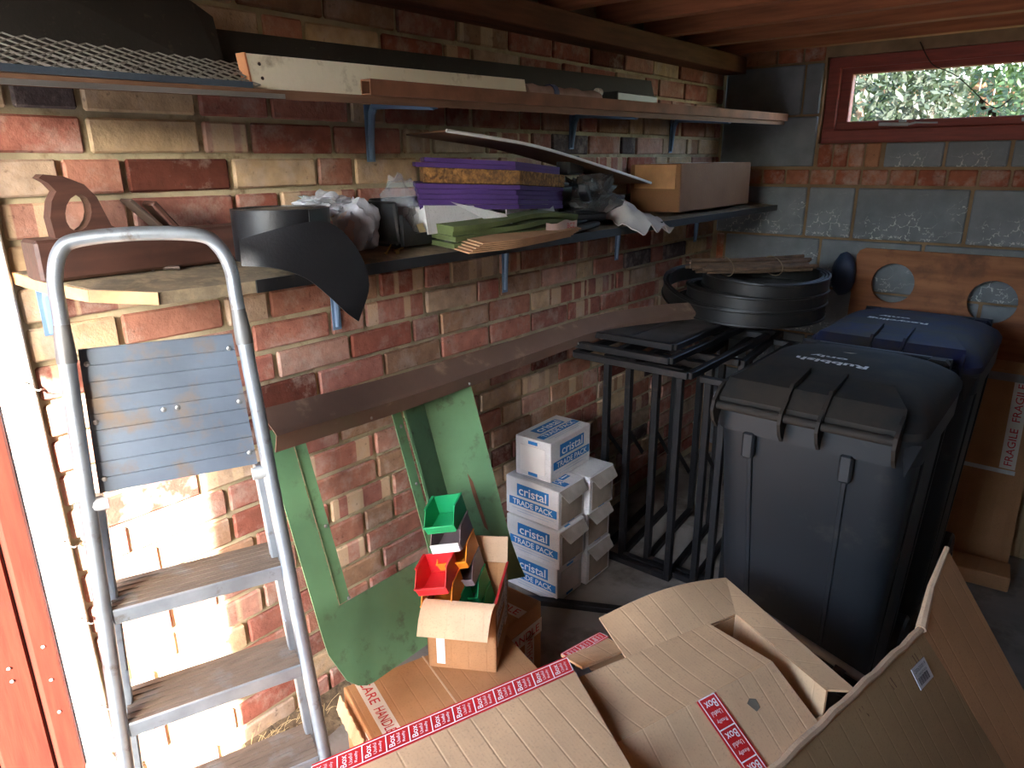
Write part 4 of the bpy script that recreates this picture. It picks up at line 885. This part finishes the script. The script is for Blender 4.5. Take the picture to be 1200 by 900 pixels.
for i in range(14):
    r_ = i//6; off = (i % 6-2.5)*.028+(.012 if r_ % 2 else 0); d = V((.74, .67, 0)); s_ = V((.67, -.74, 0)); c0 = V((.50, -.80, 1.127+.012*r_))+s_*off+d*rnd.uniform(-.02, .03)
    L = rnd.uniform(.19, .23); a_ = rnd.uniform(-.05, .05); dd = (d+s_*a_).normalized()
    o = G().tube([c0-dd*L, c0, c0+dd*L+V((0, 0, rnd.uniform(0, .012)))], .0068, 8).build('garden_cane', CANE); tag(o, 'dark bamboo cane in the bundle on the edging coils', 'cane', 'canes in the bundle on the coils')
o = thing('cane_tie', 'twisted string tie around the bundle of dark canes', 'string', (.5, -.8, 1.12))
for k_ in (-.09, .09): 
    c0 = V((.50, -.80, 1.137))+V((.74, .67, 0))*k_; G().tube([c0+V((.67, -.74, 0))*(.092*math.cos(a))+V((0, 0, .034*math.sin(a)+.0)) for a in [i*math.pi/8 for i in range(16)]], .002, 5, close=True).build('loop', mat('string', S(120, 100, 76), .9), o)

# ------------------------------------------------------------------ wheelie bins
BIN = mat('bin_charcoal', S(22, 26, 30), .5, var=.1, scale=4, bmp=.12, bscale=120, dirt=S(60, 57, 53), damt=.1, dscale=5)
LID = mat('bin_lid_dusty', S(26, 26, 26), .75, var=.12, bmp=.12, bscale=120, dirt=S(48, 40, 32), damt=.8, dscale=6, spec=.3)
LID_B = mat('bin_lid_blue', S(18, 24, 58), .7, var=.1, bmp=.1, bscale=120, dirt=S(44, 38, 33), damt=.75, dscale=6, spec=.3)
def wheelie(label, cx, yf, lidm, words, sticker):
    o = thing('wheelie_bin', label, 'wheelie bin', (cx, yf+.3, 0)); cy = yf+.30
    rings = [rrect(cx, cy+.03, .035, .36, .40, .05), rrect(cx, cy+.028, .06, .375, .41, .055), rrect(cx, cy+.0, .86, .455, .505, .06), rrect(cx, cy-.002, .865, .475, .53, .06), rrect(cx, cy-.002, .93, .48, .535, .06)]
    body = G().loft(rings).build('body', BIN, o, smooth=True)
    for x in (-.135, .095):
        G().bar((cx+x*.8, cy-.175, .08), (cx+x, cy-.256, .855), .012, .008, upv=(0, 1, 0), bev=.002).build('front_rib', BIN, body)
        G().box((cx+x, cy-.262, .835), (.03, .022, .07), None, .005).build('stack_lug', BIN, body)
    for y in (-.12, .12): G().bar((cx+.186, cy+y, .08), (cx+.229, cy+y*1.1, .855), .012, .008, upv=(1, 0, 0), bev=.002).build('side_rib', BIN, body)
    for s_ in (-1, 1):
        w_ = G().lathe([(.02, -.022), (.092, -.02), (.1, -.012), (.1, .012), (.092, .02), (.02, .022)], 24, (cx+s_*.20, cy+.225, .1), Matrix.Rotation(math.pi/2, 3, 'Y')).build('wheel', BLACK_PL, o, smooth=True)
        G().lathe([(.03, -.026), (.03, .026)], 16, (cx+s_*.20, cy+.225, .1), Matrix.Rotation(math.pi/2, 3, 'Y')).build('hub', BIN, w_)
    G().tube([(cx-.2, cy+.225, .1), (cx+.2, cy+.225, .1)], .01, 8).build('axle', METAL, o)
    # lid: raised dome with a sloping front visor, ridges, hinge and grab rail
    tl_ = [rrect(cx, cy, .932, .485, .545, .055), rrect(cx, cy, .950, .485, .545, .055), rrect(cx, cy+.006, .972, .46, .52, .07), rrect(cx, cy+.022, .992, .40, .45, .09), rrect(cx, cy+.04, 1.004, .33, .37, .10), rrect(cx, cy+.045, 1.007, .22, .26, .08)]
    lid = G().loft(tl_).build('lid', lidm, o, smooth=True)
    def visor(x0, x1, y1, z1, k0=.9, k1=.9):
        return G().loft([[V((cx+x0, cy-.285, .940)), V((cx+x1, cy-.285, .940)), V((cx+x1, cy-.285, .956)), V((cx+x0, cy-.285, .956))], [V((cx+x0*.98, cy-.24, .940)), V((cx+x1*.98, cy-.24, .940)), V((cx+x1*.98, cy-.24, .994)), V((cx+x0*.98, cy-.24, .994))], [V((cx+x0*k0, cy+y1, .96)), V((cx+x1*k1, cy+y1, .96)), V((cx+x1*k1, cy+y1, z1)), V((cx+x0*k0, cy+y1, z1))]])
    visor(-.212, -.054, -.13, 1.012, .80, .9).build('visor', lidm, lid); visor(.039, .20, -.13, 1.012, .9, .72).build('visor', lidm, lid)
    visor(-.050, .035, -.13, 1.002).build('visor', lidm, lid)
    for x in (-.052, .037): G().prism([(cx+x-.004, cy-.300, .936), (cx+x-.004, cy-.29, .966), (cx+x-.004, cy-.24, 1.006), (cx+x-.004, cy-.12, 1.020), (cx+x-.004, cy-.12, .998), (cx+x-.004, cy-.262, .93)], .008, (-1, 0, 0)).build('ridge', lidm, lid)
    for a_, b_ in ((-.21, -.055), (-.045, .03), (.04, .19)): G().tube([(cx+a_, cy-.297, .936), (cx+b_, cy-.297, .936)], .011, 10).build('grab_rail', lidm, lid, smooth=True)
    for x in (-.215, -.05, .035, .195):
        pr_ = [(0, -.255, .985), (0, -.285, .972), (0, -.312, .950), (0, -.320, .925), (0, -.308, .895), (0, -.285, .872), (0, -.278, .90), (0, -.262, .925)]
        G().prism([(cx+x-.004, cy+p[1], p[2]) for p in pr_], .008, (-1, 0, 0)).build('grab_lug', lidm, lid)
    G().prism([(cx+.236, cy-.245, .92), (cx+.205, cy-.262, .92), (cx+.216, cy-.268, .85)], .006).build('side_hook', BIN, body)
    for x in (-.17, .17):
        G().box((cx+x, cy+.285, .965), (.06, .06, .05), None, .012).build('hinge_block', lidm, lid)
    G().tube([(cx-.2, cy+.305, .975), (cx+.2, cy+.305, .975)], .014, 10).build('rear_handle', BIN, o, smooth=True)
    if words:
        lettering(words[0], (cx-.035, cy+.0, 1.008), (-1, 0, 0), (0, -1, 0), .032, WHITE_INK, lid, width=.18, bold=.035); lettering(words[1], (cx-.055, cy+.055, 1.008), (-1, 0, 0), (0, -1, 0), .026, WHITE_INK, lid, width=.095, bold=.035)
    if sticker: G().prism([(cx-.13, cy+.14, 1.003), (cx-.02, cy+.13, 1.008), (cx+.01, cy+.155, 1.006), (cx-.12, cy+.17, 1.003)], .002, (0, 0, 1)).build('paper_scrap', mat('cream_paper', S(176, 164, 138), .8), lid)
wheelie('black wheelie bin with a dusty black lid lettered Rubbish only', 1.045, -1.80, LID, ('Rubbish', 'only'), True)
wheelie('black wheelie bin with a blue lid lettered Recycling only', 1.065, -1.145, LID_B, ('Recycling', 'only'), False)

# ------------------------------------------------------------------ plywood with two holes, flattened cartons
PLY = mat('plywood_sheet', S(150, 96, 62), .8, var=.2, scale=4, grain=(1, 6, 8), bmp=.2, dirt=S(112, 72, 50), damt=.2, dscale=5)
def holed_board():
    x0, x1, z0, z1 = .69, 1.62, .0, 1.145; bm = bmesh.new(); es = []; loops = []
    oc = [(x0+.03, z1), (x0+.01, z1-.01), (x0, z1-.03), (x0, z0), (x1, z0), (x1, z1)]
    for L in (oc, [(.848+.083*math.cos(a), 1.006+.083*math.sin(a)) for a in [2*math.pi*i/28 for i in range(28)]], [(1.212+.085*math.cos(a), .967+.085*math.sin(a)) for a in [2*math.pi*i/28 for i in range(28)]]):
        vs_ = [bm.verts.new((x, 0, z)) for x, z in L]; loops.append(vs_); es += [bm.edges.new((vs_[i], vs_[(i+1) % len(vs_)])) for i in range(len(vs_))]
    bmesh.ops.triangle_fill(bm, edges=es, use_beauty=True); bm.verts.index_update()
    vs_ = [v.co.copy() for v in bm.verts]; fs = [tuple(v.index for v in f.verts) for f in bm.faces]; n_ = len(vs_); lp = [[v.index for v in l] for l in loops]; bm.free()
    lean = lambda p, t: V((p.x, -.135+.095*(p.z/1.145)-t, p.z+.002)); g = G()
    g.add([lean(p, 0) for p in vs_]+[lean(p, .018) for p in vs_], fs+[tuple(i+n_ for i in f[::-1]) for f in fs]+[(l[i], l[(i+1) % len(l)], l[(i+1) % len(l)]+n_, l[i]+n_) for l in lp for i in range(len(l))])
    return g
tag(holed_board().build('plywood_board', PLY), 'brown plywood board with two round holes leaning on the back wall', 'board')
tag(blob((.655, -.09, 1.03), (.05, .035, .09), 55, .2).build('blue_tarpaulin', mat('blue_sheet', S(28, 46, 72), .6, var=.15), smooth=True), 'dark blue bundle wedged beside the plywood board', 'bundle')
def flat_carton(name, label, x0, x1, y0, y1, z1, m, tape):
    o = thing(name, label, 'cardboard', ((x0+x1)/2, y0, 0)); a, b = V((x0, y0, .002)), V((x1, y0, .002)); c, d = V((x1-.02, y1, z1)), V((x0-.02, y1, z1))
    G().sheet(bil(a, b, c, d), 2, 4, .006).build('front_panel', m, o, cu=(1, 0, 0)); G().sheet(bil(a+V((.02, .02, 0)), b+V((.03, .02, 0)), c+V((.03, .03, .03)), d+V((.03, .03, .03))), 2, 4, .006).build('rear_panel', m, o, cu=(1, 0, 0))
    if tape:
        xd = (b-a).normalized(); yd = (d-a).normalized(); p = lambda u, v: (a*(1-u)+b*u)*(1-v)+(d*(1-u)+c*u)*v
        plate(p(.5, .50), xd, yd, (x1-x0)*.98, .016, mat('silver_tape', S(190, 190, 186), .3, .5, bmp=.3), o, 'silver_tape', .0012); plate(p(.5, .97), xd, yd, (x1-x0)*.98, .03, mat('dull_tape', S(130, 124, 118), .5), o, 'dull_tape', .0012)
        tape_run(p(.86, .74), yd, -xd, .34, .05, ['FRAGILE', 'FRAGILE'], o, .026)
    return o
flat_carton('flattened_carton', 'flattened brown carton with fragile tape standing right of the bins', 1.215, 1.425, -.375, -.30, .76, CARD2, True)
flat_carton('flattened_carton', 'plain brown flattened carton standing behind the taped one', 1.30, 1.62, -.24, -.17, .70, CARD3, False)
tag(G().box((1.36, -.50, .03), (.22, .12, .06), Matrix.Rotation(.1, 3, 'Z'), .004).build('brown_board', CARD2, cu=(1, 0, 0)), 'low brown cardboard piece on the floor before the flattened cartons', 'cardboard')

# ------------------------------------------------------------------ big cartons in the foreground
fgA = thing('large_carton', 'large brown carton with red printed tape along its flap edge, nearest the ladder', 'box', (.9, -2.8, 0))
A, B, Cc, D = V((.643, -2.903, .56)), V((.818, -2.416, .56)), V((1.075, -2.58, .556)), V((.91, -3.10, .556))
fdir = (B-A).normalized()
G().sheet(lambda u, v: bil(A, B, Cc, D)(u, v)+V((0, 0, .004*math.sin(u*math.pi)*v)), 12, 8, -.005).build('top_flap', CARD, fgA, smooth=True, cu=fdir)
ins = lambda p, z: V((p.x*.97+.86*.03, p.y*.97-2.75*.03, z))
for a, b in ((A, B), (B, Cc), (Cc, D), (D, A)): G().sheet(bil(ins(a, .002), ins(b, .002), ins(b, .548), ins(a, .548)), 2, 2, .005).build('side_panel', CARD, fgA, cu=(b-a))
G().prism([ins(p, .006) for p in (A, B, Cc, D)], .005, (0, 0, 1)).build('base', CARD, fgA, cu=fdir)
def printed_tape(p0, p1, inward, wd, n_, par, flip, nrm):
    """red tape with white lines; every cell repeats the same three words"""
    xd = (p1-p0); L = xd.length; xd.normalize(); yd = V(inward).normalized(); nrm = V(nrm).normalized()
    tp_ = G().prism([p0+nrm*.0012, p1+nrm*.0012, p1+yd*wd+nrm*.0012, p0+yd*wd+nrm*.0012], .0012, nrm).build('printed_tape', RED_TAPE, par)
    for k_ in (.10, .90): G().bar(p0+yd*wd*k_+nrm*.0013, p1+yd*wd*k_+nrm*.0013, wd*.035, .0004, upv=nrm).build('white_line', WHITE_INK, tp_)
    for i in range(n_+1):
        q = p0+xd*(L*i/n_)+nrm*.0013; G().bar(q+yd*wd*.10, q+yd*wd*.90, wd*.045, .0004, upv=nrm).build('white_line', WHITE_INK, tp_)
    c_ = L/n_
    for i in range(n_):
        o_ = p0+xd*(c_*i)+yd*wd*.5+nrm*.0012
        tx, ty = (yd, -xd) if flip else (-yd, xd)
        if tx.cross(ty).dot(nrm) < 0: tx = -tx
        sg = -1 if flip else 1
        off = (lambda f: xd*(c_*f)) if not flip else (lambda f: xd*(c_*f))
        lettering('Box', o_+xd*c_*.24, tx, ty, c_*.26, WHITE_INK, tp_, width=wd*.56, lift=.0004, bold=.01)
        lettering('Useful', o_+xd*c_*.52, tx, ty, c_*.15, WHITE_INK, tp_, width=wd*.5, lift=.0004); lettering('Really', o_+xd*c_*.76, tx, ty, c_*.15, WHITE_INK, tp_, width=wd*.5, lift=.0004)
inn = (D-A).normalized()
printed_tape(A+V((0,0,.0005)), B+V((0,0,.0005)), inn, .046, 12, fgA, True, (0, 0, 1))
o = G().sheet(bil(A+V((0, 0, .001)), B+V((0, 0, .001)), B-inn*.006+V((0, 0, -.028)), A-inn*.006+V((0, 0, -.028))), 4, 2, .001).build('tape_overhang', RED_TAPE, fgA)
plate(A+fdir*.16+inn*.125+V((0, 0, .0025)), fdir, inn, .05, .03, WHITE_INK, fgA, 'address_label', .0012)

fgB = thing('large_carton', 'large open brown carton with spread flaps and a red tape strip, in the middle', 'box', (1.05, -2.3, 0))
T0, T1, T2, T3 = V((.857, -2.431, .540)), V((.984, -2.107, .540)), V((1.139, -2.142, .540)), V((1.003, -2.523, .540))
cuT = (T2-T3).normalized()
G().sheet(lambda u, v: bil(T3, T2, T1, T0)(u, v)+V((0, 0, -.012*math.sin(v*math.pi)*(1-u))), 8, 8, .005).build('front_flap', CARD, fgB, smooth=True, cu=(.95, -.3, 0) if False else (.3, .95, 0))
S2, S3 = V((1.30, -2.17, .42)), V((1.15, -2.56, .42))
G().sheet(bil(T3, S3, S2, T2), 4, 4, .005).build('sloping_flap', CARD, fgB, cu=(.3, .95, 0))
G().sheet(bil((.762, -2.356, .50), (.787, -2.243, .50), (.872, -2.262, .512), (.84, -2.39, .53)), 3, 3, -.005).build('corner_flap', CARD, fgB, cu=(.3, .95, 0))
Bo = [V((.771, -2.219, .52)), V((.938, -1.905, .535)), V((1.104, -2.014, .52)), V((1.293, -2.098, .52))]
Bi = [V((.890, -2.295, .515)), V((1.010, -2.02, .522)), V((1.099, -2.052, .52)), V((1.227, -2.12, .52))]
def farflap(u, v):
    p = Bo[0]*(1-u)+Bo[1]*u+V((0, 0, .022*math.sin(u*math.pi))); q = V((.890, -2.295, .515))*(1-u)+V((1.010, -2.01, .522))*u; return q*(1-v)+p*v
G().sheet(farflap, 10, 4, .005).build('far_flap', CARD, fgB, smooth=True, cu=(.4, .9, 0))
G().sheet(bil((1.005, -2.010, .522), (1.245, -2.13, .52), Bo[3]+V((0, 0, .0)), Bo[1]), 6, 3, .005).build('side_flap', CARD, fgB, cu=(-.4, .9, 0))
W0, W1, W2, W3 = V((.862, -2.40, 0)), V((1.008, -2.012, 0)), V((1.245, -2.135, 0)), V((1.095, -2.53, 0))
for a, b, h in ((W0, W1, .512), (W1, W2, .518), (W2, W3, .46), (W3, W0, .50)):
    a, b = a+V((0, 0, .002)), b+V((0, 0, .002)); G().sheet(bil(a, b, b+V((0, 0, h)), a+V((0, 0, h))), 2, 2, .005).build('side_panel', CARD, fgB, cu=(b-a))
G().prism([p+V((0, 0, .006)) for p in (W0, W1, W2, W3)], .005, (0, 0, 1)).build('base', CARD, fgB, cu=(1, 0, 0))
sn = (S3-T3).cross(T2-T3); sn = sn if sn.z > 0 else -sn; sd = (S2-T2).normalized()
q0 = T3+(T2-T3)*.47; printed_tape(q0+sd*.002, q0+sd*.186, (T2-T3).normalized(), .050, 3, fgB, False, sn)
M0, M1 = V((.762, -2.356, .502)), V((.787, -2.243, .502)); printed_tape(M0, M1, V((.9, -.15, .1)), .028, 3, fgB, True, (0, 0, 1))
hn = T3+(T2-T3)*.74+sd*.045+sn.normalized()*.0006
G().prism([hn+(T2-T3).normalized()*a+sd*b for a, b in ((-.012, 0), (0, -.006), (.012, .0), (.009, .016), (-.004, .02))], .001, sn).build('hand_hole', mat('grey_hole', S(110, 100, 84), .9), fgB)

fgC = thing('large_carton', 'tall opened brown carton panel with a barcode label, at the right', 'box', (1.45, -2.15, 0))
K0, K1 = V((1.360, -1.922, .592)), V((1.573, -1.885, .295))
E0, E1 = V((1.360, -1.922, .592)), V((1.235, -2.56, .60)); H0 = V((1.359, -1.70, .679)); Q2 = V((1.50, -2.52, .36))
cR = (E1-E0).normalized()
G().sheet(lambda u, v: bil(E0, E1, Q2, K1)(u, v), 8, 6, .006).build('upper_panel', CARD3, fgC, smooth=True, cu=cR)
G().sheet(bil(K0, V((1.777, -1.85, .01)), V((1.815, -1.717, .01)), H0), 4, 4, .006).build('leaning_panel', CARD2, fgC, cu=(0, 1, 0))
G().sheet(bil(V((E0.x, E0.y, .004)), V((E1.x, E1.y, .004)), E1, E0), 4, 4, .006).build('side_panel', CARD2, fgC, cu=(0, 1, 0))
G().tube([E0+(E1-E0)*(i/16)+V((0, 0, .004*math.sin(i*2.3))) for i in range(17)], .0075, 7).build('crushed_edge', CARD_IN, fgC, smooth=True, cu=cR)
G().tube([K0, K0*.5+H0*.5+V((-.006, 0, -.004)), H0], [.011, .008, .006], 7).build('crushed_corner', CARD_IN, fgC, cu=(0, 0, 1))
ln = (E1-E0).cross(K0-E0); ln = ln if ln.z > 0 else -ln; ln.normalize()
fC = bil(E0, E1, Q2, K1)
lp, lx, ly = fC(.13, .17), (fC(.2, .17)-fC(.13, .17)).normalized(), (fC(.13, .1)-fC(.13, .17)).normalized()
ly = (ly-lx*ly.dot(lx)).normalized(); ln2 = lx.cross(ly); 
if ln2.z < 0: lx = -lx; ln2 = -ln2
pl = plate(lp+ln2*.003, lx, ly, .062, .040, mat('grey_label', S(196, 192, 188), .6, var=.04), fgC, 'barcode_label', .0015)
for i in range(13): plate(lp+ln2*.0046+lx*(-.022+.0033*i)-ly*.008, lx, ly, .0012+.0009*(i % 3 == 0), .014, GREY_INK, pl, 'barcode_bar', .0004)
lettering('2006000019', lp+ln2*.0046+ly*.012, lx, ly, .007, GREY_INK, pl); lettering('1 x MEDIUM BOX', lp+ln2*.0046+ly*.003, lx, ly, .004, GREY_INK, pl)
for u_ in (.10, .27, .45):
    for d_ in (0, .010): q = fC(u_, .07)+ln*.002+cR*d_; G().bar(q, fC(u_, .13)+ln*.002+cR*d_, .0025, .0006, upv=ln).build('staple_slot', mat('slot_brown', S(96, 66, 44), .9), fgC)

# ------------------------------------------------------------------ small things on the floor
po = thing('grey_pole', 'grey pole with a black clip lying between the carton and rubbish bin', 'pole', (1.1, -1.82, .36))
G().tube([(.93, -1.815, .43), (1.275, -1.815, .335)], .011, 10).build('shaft', mat('grey_pole_paint', S(150, 148, 142), .5), po, smooth=True)
G().tube([(1.19, -1.832, .342), (1.215, -1.832, .335)], .02, 10).build('clip', BLACK_PL, po, smooth=True); G().box((1.235, -1.83, .31), (.06, .03, .045), None, .006).build('clip_block', BLACK_PL, po)
tag(blob((.52, -1.92, .018), (.05, .05, .02), 71, .5, 4, base=.001, crumple=.5).build('crumpled_wrapper', film('wrapper', S(160, 164, 172), .8, .4), smooth=True, sharp=40), 'crumpled pale wrapper on the floor behind the middle carton', 'litter')
tag(G().box((.56, -1.80, .012), (.20, .10, .022), Matrix.Rotation(.3, 3, 'Z'), .003).build('brown_offcut', PALE_WOOD), 'small brown wood offcut on the floor behind the middle carton', 'offcut')
rnd = random.Random(5); g = G()
def ledge(u, v):
    y = -3.0+.62*u; return V((.002+.17*v*(1-.55*u), y, .001+(.075-.03*u)*(1-v)**1.5+.008*abs(mnoise.noise(V((u*9, v*5, 1))))))
o = G().sheet(ledge, 24, 8, .0).build('dirt_heap', DIRT, smooth=True); tag(o, 'drift of dirt and dry grass along the foot of the brick wall', 'dirt', None, 'stuff')
for i in range(60):
    y = rnd.uniform(-2.75, -2.5); p = V((rnd.uniform(.01, .08), y, rnd.uniform(.03, .09))); d = V((rnd.uniform(-.01, .03), rnd.uniform(-.05, .05), rnd.uniform(-.01, .06)))
    g.tube([p, p+d*.5+V((0, 0, .006)), p+d], .0006, 4)
tag(g.build('dry_grass', mat('straw', S(196, 172, 122), .9)), 'wisps of dry grass at the foot of the brick wall', 'grass', None, 'stuff')
